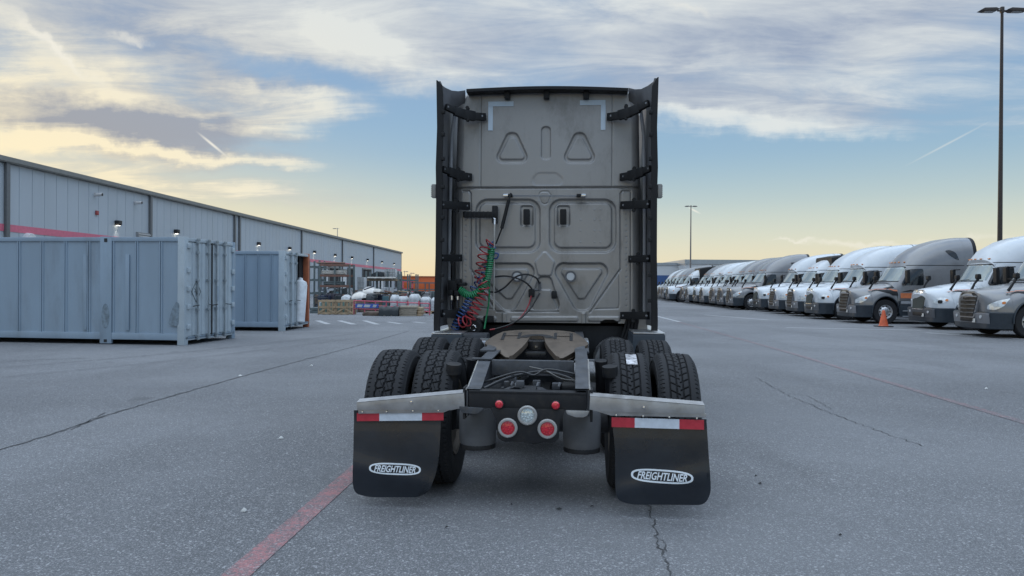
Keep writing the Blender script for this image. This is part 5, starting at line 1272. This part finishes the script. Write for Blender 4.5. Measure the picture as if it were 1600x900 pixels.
MB().lathe([(0, -.13), (.03, -.13), (.04, -.11), (.08, -.11), (.10, -.09), (.10, .1), (0, .1)], (PX(742, 511, WY-.1)[0], WY-.1, PX(742, 511, WY-.1)[1]), 'y', 24).build('air_filter_canister', M_blk, hero)
x, z = PX(742, 511, WY-.1); MB().lathe([(.028, -.245), (.034, -.24), (.034, -.22)], (x, WY-.0, z), 'y', 16).build('canister_nut', M_chr, hero)
MB().box(W(757, 497)[0], W(772, 497)[0], WY-.12, WY-.02, W(757, 503)[1], W(757, 493)[1], .008).build('bracket_plate', M_blk, hero)
MB().box(-.95, -.62, 3.05, 3.30, .80, .97, .02).build('battery_box', M_frm2, hero)
# --- frame rails and cross members
cx0 = PX(824.5, 610, 0.02)[0]
RW = .405
def railside(s):
    u = 729 if s < 0 else 920
    z0 = PX(u, 610, 0)[1]; zb2 = z0-.17; zt = z0+.13
    prof = [(0.0, z0), (.10, z0+.004), (.62, zt), (1.2, zt+.01), (6.2, zt+.01), (6.2, zt-.25), (1.0, zt-.27), (.3, zb2-.02), (0, zb2)]
    xo = cx0+s*RW
    w = MB().prism(prof, xo-s*.012, xo, 'x').build('frame_rail', M_frm2, hero, sharp=25)
    fl = MB(); top = prof[:5]
    fl.loft([[(xo, y, z+.010) for y, z in top], [(xo-s*.092, y, z+.010) for y, z in top], [(xo-s*.092, y, z) for y, z in top], [(xo, y, z) for y, z in top]], closed=False).loft([[(xo, y, z) for y, z in top], [(xo, y, z+.010) for y, z in top]], closed=False)
    fl.build('top_flange', M_frm2, w, sharp=25)
    MB().tube([(xo+s*.002, y, z+.008) for y, z in top[:3]], .006, 6).build('worn_edge', mat('worn_bright', (.55, .54, .52), .35, .8), w)
    return xo, z0, zt
xl_, z0l, ztl = railside(-1); xr_, z0r, ztr = railside(1)
yb_ = -.012
P = lambda pts, y=0: [PX(u, v, y) for u, v in pts]
cm = MB().prism(P([(733, 610), (916, 614), (916, 641), (733, 637)]), yb_, .02, 'y', .004).prism(P([(733, 609.5), (916, 613.5), (916, 617), (733, 613)]), yb_-.004, .09, 'y', .003).build('rear_crossmember', M_frame, hero)
lp = MB().prism(rpoly(P([(766, 636), (884, 639), (874, 660), (874, 684), (866, 691), (786, 689), (777, 682), (777, 658)]), .02), yb_-.012, .0, 'y', .003).build('lamp_panel', M_frame, hero)
def round_lamp(u, v, r, m, name, ringr=None):
    x, z = PX(u, v, yb_-.02); y = yb_-.012
    par = hero
    if ringr:
        o = MB().lathe([(ringr, .0), (ringr, -.014), (ringr*.9, -.02), (r*1.02, -.02), (r*.98, -.004)], (x, y, z), 'y', 32).build(name, M_ring, hero); par = o
        l = MB().lathe([(0, -.014), (r*.6, -.013), (r, -.008), (r, 0)], (x, y, z), 'y', 28); lo = l.build('lens', m, par)
        d = MB()
        for rr, n in ((r*.3, 5), (r*.68, 11)):
            for k in range(n): a = 2*math.pi*k/n; d.lathe([(0, -.019), (r*.10, -.0175), (r*.13, -.012)], (x+rr*math.cos(a), y, z+rr*math.sin(a)), 'y', 7)
        d.build('diode', m, lo)
        MB().lathe([(0, -.024), (.004, -.024), (.005, -.018)], (x, y, z-ringr*.9), 'y', 6).build('screw', M_chr, o)
    else:
        o = MB().lathe([(r*1.25, 0), (r*1.25, -.008), (r*1.02, -.012)], (x, y, z), 'y', 24).build(name, M_blk, hero); MB().lathe([(0, -.026), (r*.7, -.024), (r, -.016), (r, 0)], (x, y, z), 'y', 24).build('lens', m, o)
k4 = 4.83/F
round_lamp(824, 649, 11.3*k4, M_clear, 'reversing_lamp', 15.3*k4)
round_lamp(793.5, 668.5, 11*k4, M_redl, 'tail_lamp', 15.3*k4); round_lamp(855.3, 670, 11*k4, M_redl, 'tail_lamp', 15.3*k4)
round_lamp(780, 631.5, 6.2*k4, M_redl, 'marker_lamp'); round_lamp(868.3, 633.2, 6.2*k4, M_redl, 'marker_lamp')
for s in (-1, 1):
    pts = [(718, 634), (757, 637), (748, 645), (742, 645.5), (722, 644)] if s < 0 else [(884, 640), (921, 641), (918, 648), (912, 651), (900, 651), (886, 646)]
    MB().prism(rpoly(P(pts), .008), -.03, .05, 'y', .003).build('rail_end_bracket', M_frm2 if s < 0 else M_zinc, hero)
    xx = xl_ if s < 0 else xr_
    MB().box(xx+s*.005, xx+s*.022, -.01, .14, z0l-.19, z0l+.02, .004).build('rail_end_plate', M_frame, hero)
# inside the frame
yk = PX(838, 563, .62); 
MB().box(cx0-RW+.1, cx0+RW-.1, .60, .66, ztl-.10, ztl+.012, .006).box(cx0-RW-.05, cx0-RW+.10, .60, .68, ztl+.012, ztl+.022, .004).box(cx0+RW-.10, cx0+RW+.05, .60, .68, ztl+.012, ztl+.022, .004).build('crossmember', M_frm2, hero)
MB().box(cx0-.10, cx0+.10, .3, 3.4, .50, .62, .02).cyl((cx0-.38, .28, .74), (cx0+.38, .28, .74), .030, 12).box(cx0-.05, cx0+.05, .1, .3, .70, .80, .01).build('torque_arm', M_frame, hero)
MB().cyl((cx0-1.0, .72, .5), (cx0+1.0, .72, .5), .10, 18).lathe([(.05, -.2), (.18, -.16), (.22, 0), (.18, .16), (.05, .2)], (cx0, .72, .52), 'y', 20).cyl((cx0-1.0, 2.07, .5), (cx0+1.0, 2.07, .5), .10, 18).lathe([(.05, -.2), (.18, -.16), (.22, 0), (.18, .16), (.05, .2)], (cx0, 2.07, .52), 'y', 20).build('drive_axle', M_frm2, hero)
def hs(pts, r, nm, m): MB().tube(smooth_path([(cx0+a, b, c) for a, b, c in pts], 6), r, 6).build(nm, m, hero)
hs([(-.3, .1, .80), (-.18, .3, .84), (-.05, .45, .86), (.1, .5, .87), (.3, .45, .82), (.34, .2, .75)], .011, 'air_line', M_hk)
hs([(-.36, .35, .80), (-.1, .38, .88), (.02, .4, .86), (.12, .42, .90), (.36, .42, .86)], .008, 'air_line', mat('air_line_grey', (.03, .032, .036), .5))
hs([(-.02, .56, .90), (.10, .50, .88), (.22, .45, .83), (.37, .43, .82)], .006, 'air_line', mat('air_line_pale', (.10, .10, .10), .5))
hs([(-.33, .15, .72), (-.2, .2, .76), (-.1, .3, .78), (.0, .35, .72)], .016, 'air_line', M_hk)
vb = MB(); rnd = random.Random(3)
for k in range(9): x = rnd.uniform(-.2, .25); y = rnd.uniform(.15, .5); z = rnd.uniform(.70, .84); vb.box(cx0+x-.025, cx0+x+.03, y, y+.06, z-.02, z+.025, .006)
for ob_ in [vb.build('valve_block', M_frm2, hero)]: pass
for k in range(4): x = (-.13, -.1, .05, .2)[k]; MB().cyl((cx0+x, .28, .80), (cx0+x+.01, .28, .825), .009, 8).build('air_fitting', M_bump, hero)
# air bags
for s in (-1, 1):
    u0, u1 = (717, 775) if s < 0 else (879.5, 939); vt, vb_ = (640, 700) if s < 0 else (643, 706)
    y = .27; xa, xb = PX(u0, 670, y)[0], PX(u1, 670, y)[0]; r = abs(xb-xa)/2; x = (xa+xb)/2; zt_ = PX(u0, vt, y)[1]; zb_ = PX(u0, vb_-8, y)[1]; zc = PX(u0, vb_, y)[1]
    o = MB().lathe([(0, zt_+.02), (r*.9, zt_+.015), (r, zt_-.02), (r*1.0, (zt_+zb_)/2), (r*.985, zb_+.03), (r*.93, zb_)], (x, y+.02, 0), 'z', 36).build('air_bag', M_bag, hero)
    MB().lathe([(r*.93, zb_+.004), (r*.97, zb_-.008), (r*.96, zb_-.028), (r*.6, zc), (.0, zc-.01)], (x, y+.02, 0), 'z', 30).build('bag_piston', M_frame, o)
# --- fifth wheel
def fw():
    half_top = [(.0, .46), (.22, .455), (.37, .40), (.45, .22), (.50, .05), (.50, -.04), (.36, -.20), (.27, -.31), (.20, -.30), (.13, -.16), (.085, -.02), (.075, .10), (.05, .155), (0, .17)]
    C0 = Vector((PX(838, 530, 1.55)[0], 1.55, 0)); z0 = 1.02; tilt = .16
    def zz(y, x): 
        z = z0+(y)*tilt
        if y < -.04: z -= (-.04-y)*.20
        return z-.012*(abs(x)/.5)**2
    m = MB(); n = len(half_top); G = 14
    # strips between outer outline and throat line, top and underside
    outer = [(.0, .46), (.12, .459), (.22, .455), (.30, .435), (.37, .40), (.42, .30), (.45, .22), (.50, .05), (.50, -.04), (.36, -.20), (.27, -.31), (.235, -.32)]
    inner = [(.0, .17), (.025, .165), (.05, .155), (.065, .13), (.075, .10), (.078, .06), (.082, .02), (.085, -.02), (.10, -.08), (.13, -.16), (.17, -.24), (.20, -.30)]
    for s in (-1, 1):
        top = []; 
        for (ox, oy), (ix, iy) in zip(outer, inner):
            row = []
            for k in range(7):
                t = k/6; x = ix+(ox-ix)*t; y = iy+(oy-iy)*t; row.append((C0.x+s*x, C0.y+y, zz(y, x)-(.010 if k == 6 else 0)))
            top.append([(C0.x+(x-C0.x)*.89, y, z) for x, y, z in row])
        bot = [[(x, y, z-.045) for x, y, z in r] for r in top]
        m.loft(top, closed=False); m.loft(bot, closed=False)
        m.loft([[r[-1] for r in top], [(r[-1][0]*.98+C0.x*.02, r[-1][1]+.03*(-1 if r[-1][1] > C0.y else 1), r[-1][2]-.10) for r in top]], closed=False)
        m.loft([[r[0] for r in top], [r[0] for r in bot]], closed=False); m.loft([top[-1], bot[-1]], closed=False)
    o = m.build('fifth_wheel', M_plate5, hero, sharp=28)
    # grease grooves, throat jaw, mount
    for s in (-1, 1):
        for (xa, ya, xb, yb2) in ((.16, .06, .16, .30), (.30, .02, .30, .30), (.16, .18, .30, .18)):
            w = .014; g = MB()
            g.add([(C0.x+s*xa-(w if xa == xb else 0), C0.y+ya-(0 if xa == xb else w), zz(ya, xa)+.002), (C0.x+s*xa+(w if xa == xb else 0), C0.y+ya+(0 if xa == xb else w), zz(ya, xa)+.002), (C0.x+s*xb+(w if xa == xb else 0), C0.y+yb2+(0 if xa == xb else w), zz(yb2, xb)+.002), (C0.x+s*xb-(w if xa == xb else 0), C0.y+yb2-(0 if xa == xb else w), zz(yb2, xb)+.002)], [(0, 1, 2, 3)]); g.build('grease_groove', M_grease, o, smooth=False)
    gr = MB(); pa = []
    for k in range(25):
        a = math.pi*k/24; pa.append((C0.x+.15*math.cos(a), C0.y+.10+.13*math.sin(a)))
    pb = [(C0.x+(x-C0.x)*.52, C0.y+.09+(y-C0.y-.10)*.6) for x, y in pa]
    gr.loft([[(x, y, zz(y-C0.y, x-C0.x)+.003) for x, y in pa], [(x, y, zz(y-C0.y, x-C0.x)+.003) for x, y in pb]], closed=False); gr.build('grease_ring', M_grease, o, smooth=False)
    MB().lathe([(.095, -.05), (.095, .02), (.06, .03), (.055, -.05)], (C0.x, C0.y+.09, z0-.03), 'z', 24).box(C0.x-.09, C0.x+.09, C0.y-.10, C0.y+.05, z0-.14, z0-.09, .01).build('lock_jaw', M_grease, o)
    MB().box(C0.x-.01, C0.x+.01, C0.y-.02, C0.y+.0, z0-.06, z0-.045).build('jaw_glint', M_chr, o)
    for s in (-1, 1): MB().prism([(C0.y-.22, ztl+.02), (C0.y+.30, ztl+.02), (C0.y+.12, z0-.03), (C0.y-.05, z0-.03)], C0.x+s*.33, C0.x+s*.42, 'x', .01).build('pivot_mount', M_frm2, hero)
    for s in (-1, 1): MB().box(C0.x+s*.33, C0.x+s*.45, C0.y-.34, C0.y+.50, ztl+.012, ztl+.035, .01).build('slide_rail', M_frm2, hero)
fw()
for s in (-1, 1):      # grey bright cross bar ends beside the fifth wheel, shock absorbers
    a = PX(745 if s < 0 else 920, 533, 2.5)
    MB().box(a[0], cx0+s*.3, 2.4, 2.75, a[1]-.10, a[1]+.015, .02).build('deck_plate', M_alu, hero)
    MB().cyl((cx0+s*.56, .42, .90), (cx0+s*.60, .52, .45), .045, 14).cyl((cx0+s*.555, .41, .93), (cx0+s*.56, .42, .86), .055, 14).build('shock_absorber', M_frame, hero)
    MB().cyl((cx0+s*.52, 1.1, .90), (cx0+s*.54, 1.2, .40), .05, 14).build('shock_absorber', M_frame, hero)
# --- treaded dual wheels
def tread_tyre(style):
    R0, Wd = .500, .138; na = 720; pitch = 44
    th = np.linspace(0, 2*np.pi, na, endpoint=False)
    xs = np.concatenate([np.linspace(-Wd, -.118, 4), np.linspace(-.112, .112, 57), np.linspace(.118, Wd, 4)])
    TH, XX = np.meshgrid(th, xs)
    ax = np.abs(XX); rad = R0-.008*(ax/.12)**2-np.where(ax > .112, .030*((ax-.112)/.026)**1.5, 0)
    ph = (TH/(2*np.pi)*pitch)
    def f(c, w): return sm(1-np.abs(c)/w)
    gd = np.zeros(TH.shape)
    if style == 0:
        wavy = .0045*np.sign(np.sin(2*np.pi*ph*1.0))
        for c in (-.060, .0, .060): gd = np.maximum(gd, sm(1-(np.abs(XX-c-wavy*(.9 if c == 0 else .6))-.003)/.004))
        inb = np.abs(XX) < .058
        pf = (ph+np.where(XX > 0, .5, 0)+XX*4) % 1.0; d = np.minimum(pf, 1-pf)*2*np.pi/pitch*.5
        gd = np.maximum(gd, np.where(inb, sm(1-(d-.0022)/.0035), 0))
        sip = np.abs(((ph*1+np.where(XX > 0, .5, 0)+.35*np.sin(XX*110)) % 1.0)-.5)*2*np.pi/pitch*.5
        gd = np.maximum(gd, np.where(inb & (np.abs(np.abs(XX)-.03) < .016), .45*sm(1-(sip-.0008)/.002), 0))
        pf2 = ph*2 % 1.0; d2 = np.minimum(pf2, 1-pf2)*np.pi/pitch*.5
        gd = np.maximum(gd, np.where((ax > .100) & (ax < .124), .55*sm(1-(d2-.002)/.003), 0))
    else:
        for c in (-.066, -.022, .022, .066): gd = np.maximum(gd, sm(1-(np.abs(XX-c)-.003)/.004))
        inb = np.abs(XX) < .066
        pf = (ph*1.15+XX*9*np.sign(XX+.0001)+np.where(XX > 0, .5, 0)) % 1.0; d = np.minimum(pf, 1-pf)*2*np.pi/pitch/1.15*.5
        gd = np.maximum(gd, np.where(inb, sm(1-(d-.0020)/.0035), 0))
        pf2 = ph*2 % 1.0; d2 = np.minimum(pf2, 1-pf2)*np.pi/pitch*.5
        gd = np.maximum(gd, np.where((ax > .104), .5*sm(1-(d2-.002)/.003), 0))
    rad = rad-.016*gd*(ax < .128)
    co = np.stack([XX, rad*np.cos(TH), rad*np.sin(TH)], -1).reshape(-1, 3); nx = len(xs)
    idx = np.arange(nx*na).reshape(nx, na); a = idx[:-1]; b = idx[1:]
    q = np.stack([a, np.roll(a, -1, 1), np.roll(b, -1, 1), b], -1).reshape(-1, 4)
    m = MB(); m.v = [tuple(c) for c in co.tolist()]; m.f = [tuple(c) for c in q.tolist()]; m.m = [0]*len(m.f)
    for s in (-1, 1):
        m.lathe([(R0-.008*(Wd/.12)**2-.030, s*Wd), (.455, s*.143), (.44, s*.146), (.436, s*.142), (.40, s*.146), (.34, s*.138), (.30, s*.120), (.285, s*.110), (.27, s*.10)], (0, 0, 0), 'x', 72)
    m.m = [0]*len(m.f)
    return m
tA = tread_tyre(0).build('tyre', M_tyre, None, sharp=24); tB = tread_tyre(1).build('tyre', M_tyre, None, sharp=24)
meA, meB = tA.data, tB.data; bpy.data.objects.remove(tA); bpy.data.objects.remove(tB)
xw = {}
for nm, u, v, y in (('lo', 622, 553, .72), ('li', 690, 552, .72), ('ri', 979, 557, .72), ('ro', 1051, 556, .72)): xw[nm] = PX(u, v, y)[0]
axc = (xw['lo']+xw['ro'])/2; xo_ = (xw['ro']-xw['lo'])/2; xi_ = xo_-.335
for y in (.72, 2.07):
    for s in (-1, 1):
        w = put_wheel(hero, axc+s*xo_, y, s, False, meA if s < 0 else meB); w.children[0].rotation_euler.x = random.uniform(0, 3)
        w2 = put_wheel(hero, axc+s*xi_, y, -s, False, meA if s < 0 else meB); w2.children[0].rotation_euler.x = random.uniform(0, 3)
    MB().lathe([(.27, -.1), (.26, .0), (.20, .05), (.05, .05)], (axc-xi_+.05, y, .5), 'x', 32).lathe([(.27, .1), (.26, .0), (.20, -.05), (.05, -.05)], (axc+xi_-.05, y, .5), 'x', 32).build('brake_drum', M_hub, hero)
for w in hero.children:
    if w.name.startswith('wheel') and w.location.y < 3:
        for r_ in w.children:
            if r_.name.startswith('rim'):
                r_.data = r_.data if r_.data.name.startswith('dusty') else r_.data.copy(); r_.data.name = 'dusty_rim'; r_.data.materials[0] = M_hub
stk = []
for i in range(7):
    a = R(80-3.2*i); row = []
    for j in range(8): x = axc+xi_-.02+.011*j; row.append((x, .72-.5035*math.cos(a), .5+.5035*math.sin(a)))
    stk.append(row)
MB().loft(stk, closed=False).build('tyre_sticker', mat('foil_sticker', (.40, .40, .42), .3, .3, var=.6, scale=26), hero)
# front steer wheels (out of sight from behind, real all the same)
for s in (-1, 1): put_wheel(hero, xc+s*.98, WY+.1+AX*YS, s, True)
# --- mud flaps and their brackets
def flap(s):
    y0 = .02 if s < 0 else -.03; pp = lambda u, v: PX(u, v, y0)
    if s < 0: ol = [(553, 641), (690, 641), (688, 655), (688, 700), (683, 738), (672, 766), (655, 776), (578, 776), (556, 770), (552, 755), (555, 700)]; rr = [0, 0, .0, .1, .12, .10, .06, .10, .05, .05, .1]
    else: ol = [(956, 655), (1104, 655), (1106, 700), (1110, 770), (1100, 788), (985, 787), (965, 780), (961, 765), (961, 700)]; rr = [0, 0, .1, .08, .08, .08, .06, .06, .1]
    poly = rpoly([pp(u, v) for u, v in ol], rr)
    bm = bmesh.new(); bm.faces.new([bm.verts.new((a, 0, b)) for a, b in poly]); bmesh.ops.triangulate(bm, faces=bm.faces[:])
    for _ in range(5):
        e = [q for q in bm.edges if q.calc_length() > .06]
        if not e: break
        bmesh.ops.subdivide_edges(bm, edges=e, cuts=1); bmesh.ops.triangulate(bm, faces=[f for f in bm.faces if len(f.verts) > 3])
    zt = pp(600, 655)[1]; zb_ = pp(600, 785)[1]; xa = min(p[0] for p in poly); xb = max(p[0] for p in poly)
    def cv(x, z):
        t = (zt-z)/(zt-zb_); f = (x-xa)/(xb-xa)
        b = .020*math.sin(math.pi*min(1, max(0, t))*1.0)+.030*max(0, t-.40)**1.5
        b += .012*math.exp(-((t-.55-.25*(f if s < 0 else 1-f))/.12)**2)
        if s < 0: b += .10*max(0, f-.80)*max(0, t-.2)
        return y0-b
    def thick(m_in, t0, t1):
        pass
    lay = []
    bm.verts.index_update(); vs = [tuple(v.co) for v in bm.verts]; fs = [tuple(v.index for v in f.verts) for f in bm.faces]
    be = [(e.verts[0].index, e.verts[1].index) for e in bm.edges if e.is_boundary]; bm.free(); n = len(vs)
    m = MB(); m.add([(x, cv(x, z), z) for x, _, z in vs]+[(x, cv(x, z)+.010, z) for x, _, z in vs], fs+[tuple(i+n for i in f[::-1]) for f in fs]+[(a, b, b+n, a+n) for a, b in be])
    o = m.build('mud_flap', M_flap, hero, sharp=60)
    # reflective strip
    vT, vB, us = (645, 657.5, (558.5, 593.5, 660, 693.5)) if s < 0 else (651.5, 666.5, (955.5, 991.5, 1061, 1099.5))
    sl = (-.035/6*1.6) if s < 0 else .030
    for k in range(3):
        def q_(u, v): du = u-us[0]; return pp(u, v+du*(sl if s < 0 else .030))
        poly2 = [q_(us[k], vT), q_(us[k+1], vT), q_(us[k+1], vB), q_(us[k], vB)]
        MB().prism(poly2, y0-.014, y0-.010, 'y').build('reflector_strip', M_wtape if k == 1 else M_rtape, o, smooth=False)
    # maker's lettering in its oval frame
    cu, cv_, wu = (618.8, 731, 82) if s < 0 else (1033.5, 742.5, 96)
    cx1, cz1 = pp(cu, cv_); wd = wu*4.9/F if s < 0 else wu*4.72/F
    T_ = text_mb('FREIGHTLINER', .1, .28, .0020, .0012); xs_ = [v[0] for v in T_.v]; ys_ = [v[1] for v in T_.v]; tw = max(xs_)-min(xs_); thh = max(ys_)-min(ys_); mx = (max(xs_)+min(xs_))/2; my = (max(ys_)+min(ys_))/2
    kx = wd*.80/tw; kz = wd*.125/thh; rot = R(-1.0 if s < 0 else -2.2)
    def place(a, b): 
        x = cx1+a*math.cos(rot)-b*math.sin(rot); z = cz1+a*math.sin(rot)+b*math.cos(rot); return x, z
    tv = []
    for a, b, c in T_.v: x, z = place((a-mx)*kx, (b-my)*kz); tv.append((x, cv(x, z)-.0045-(0.001 if c > 0 else 0), z))
    lm = MB(); lm.add(tv, T_.f); lm.build('lettering', mat('flap_white', (.70, .76, .82), .5, var=.04), o, smooth=False)
    rg = []; H_ = wd*.215
    for i in range(64):
        a = 2*math.pi*i/64; ca, sa = math.cos(a), math.sin(a); e = .62; X1 = wd/2*math.copysign(abs(ca)**e, ca); Z1 = H_/2*math.copysign(abs(sa)**.75, sa)
        X2 = X1*.93; Z2 = Z1*.76
        r_ = []
        for (a_, b_), d_ in (((X1, Z1), .0), ((X1, Z1), .004), ((X2, Z2), .004), ((X2, Z2), .0)): x, z = place(a_, b_); r_.append((x, cv(x, z)-.001-d_, z))
        rg.append(r_)
    rg.append(rg[0]); MB().loft(rg, closed=False).build('oval_frame', MATS['flap_white'], o, sharp=60)
    # bracket
    yf = y0-.035
    if s < 0: fr = [(557, 628.5), (725, 613.5), (726, 636.5), (705, 641), (558, 641)]; lip = [(559, 640.5), (712, 637), (693, 645), (559, 647)]; tp = [(557, 628.5), (725, 613.5)]; bolt = (643, 628); lb = [(566, 642), (604, 641.5), (645, 640.5), (685, 640)]
    else: fr = [(922, 618.5), (1101, 633), (1101, 647), (935, 643), (921, 640)]; lip = [(922, 640), (1104, 647), (1104, 653), (955, 650)]; tp = [(922, 618.5), (1101, 633)]; bolt = (1006, 636.5); lb = [(963, 647), (1005, 648.5), (1046, 650), (1089, 652)]
    A = [PX(u, v, yf) for u, v in fr]; b = MB().prism(A, yf, yf+.006, 'y', .0015)
    t0, t1 = A[0] if s < 0 else A[0], A[1]
    b.add([(t0[0], yf, t0[1]), (t1[0], yf, t1[1]), (t1[0], yf+.075, t1[1]+.012), (t0[0], yf+.075, t0[1]+.012), (t0[0], yf, t0[1]-.005), (t1[0], yf, t1[1]-.005), (t1[0], yf+.075, t1[1]+.004), (t0[0], yf+.075, t0[1]+.004)], [(0, 1, 2, 3), (4, 5, 6, 7), (0, 1, 5, 4), (1, 2, 6, 5), (2, 3, 7, 6), (3, 0, 4, 7)])
    bo = b.build('flap_bracket', M_zinc, hero, sharp=25)
    MB().prism([PX(u, v, yf) for u, v in lip], yf+.012, yf+.020, 'y', .001).build('clamp_strip', M_zinc, bo)
    bs = MB(); x, z = PX(*bolt, yf); bs.lathe([(0, -.012), (.008, -.011), (.011, 0)], (x, yf, z), 'y', 10); bs.build('bolt', M_chr, bo)
    for u, v in lb: x, z = PX(u, v+2, yf); MB().lathe([(0, -.010), (.006, -.009), (.008, .0)], (x, yf+.010, z), 'y', 8).build('clamp_bolt', M_chr, bo)
flap(-1); flap(1)
for k, o in enumerate(list(hero.children)): pass
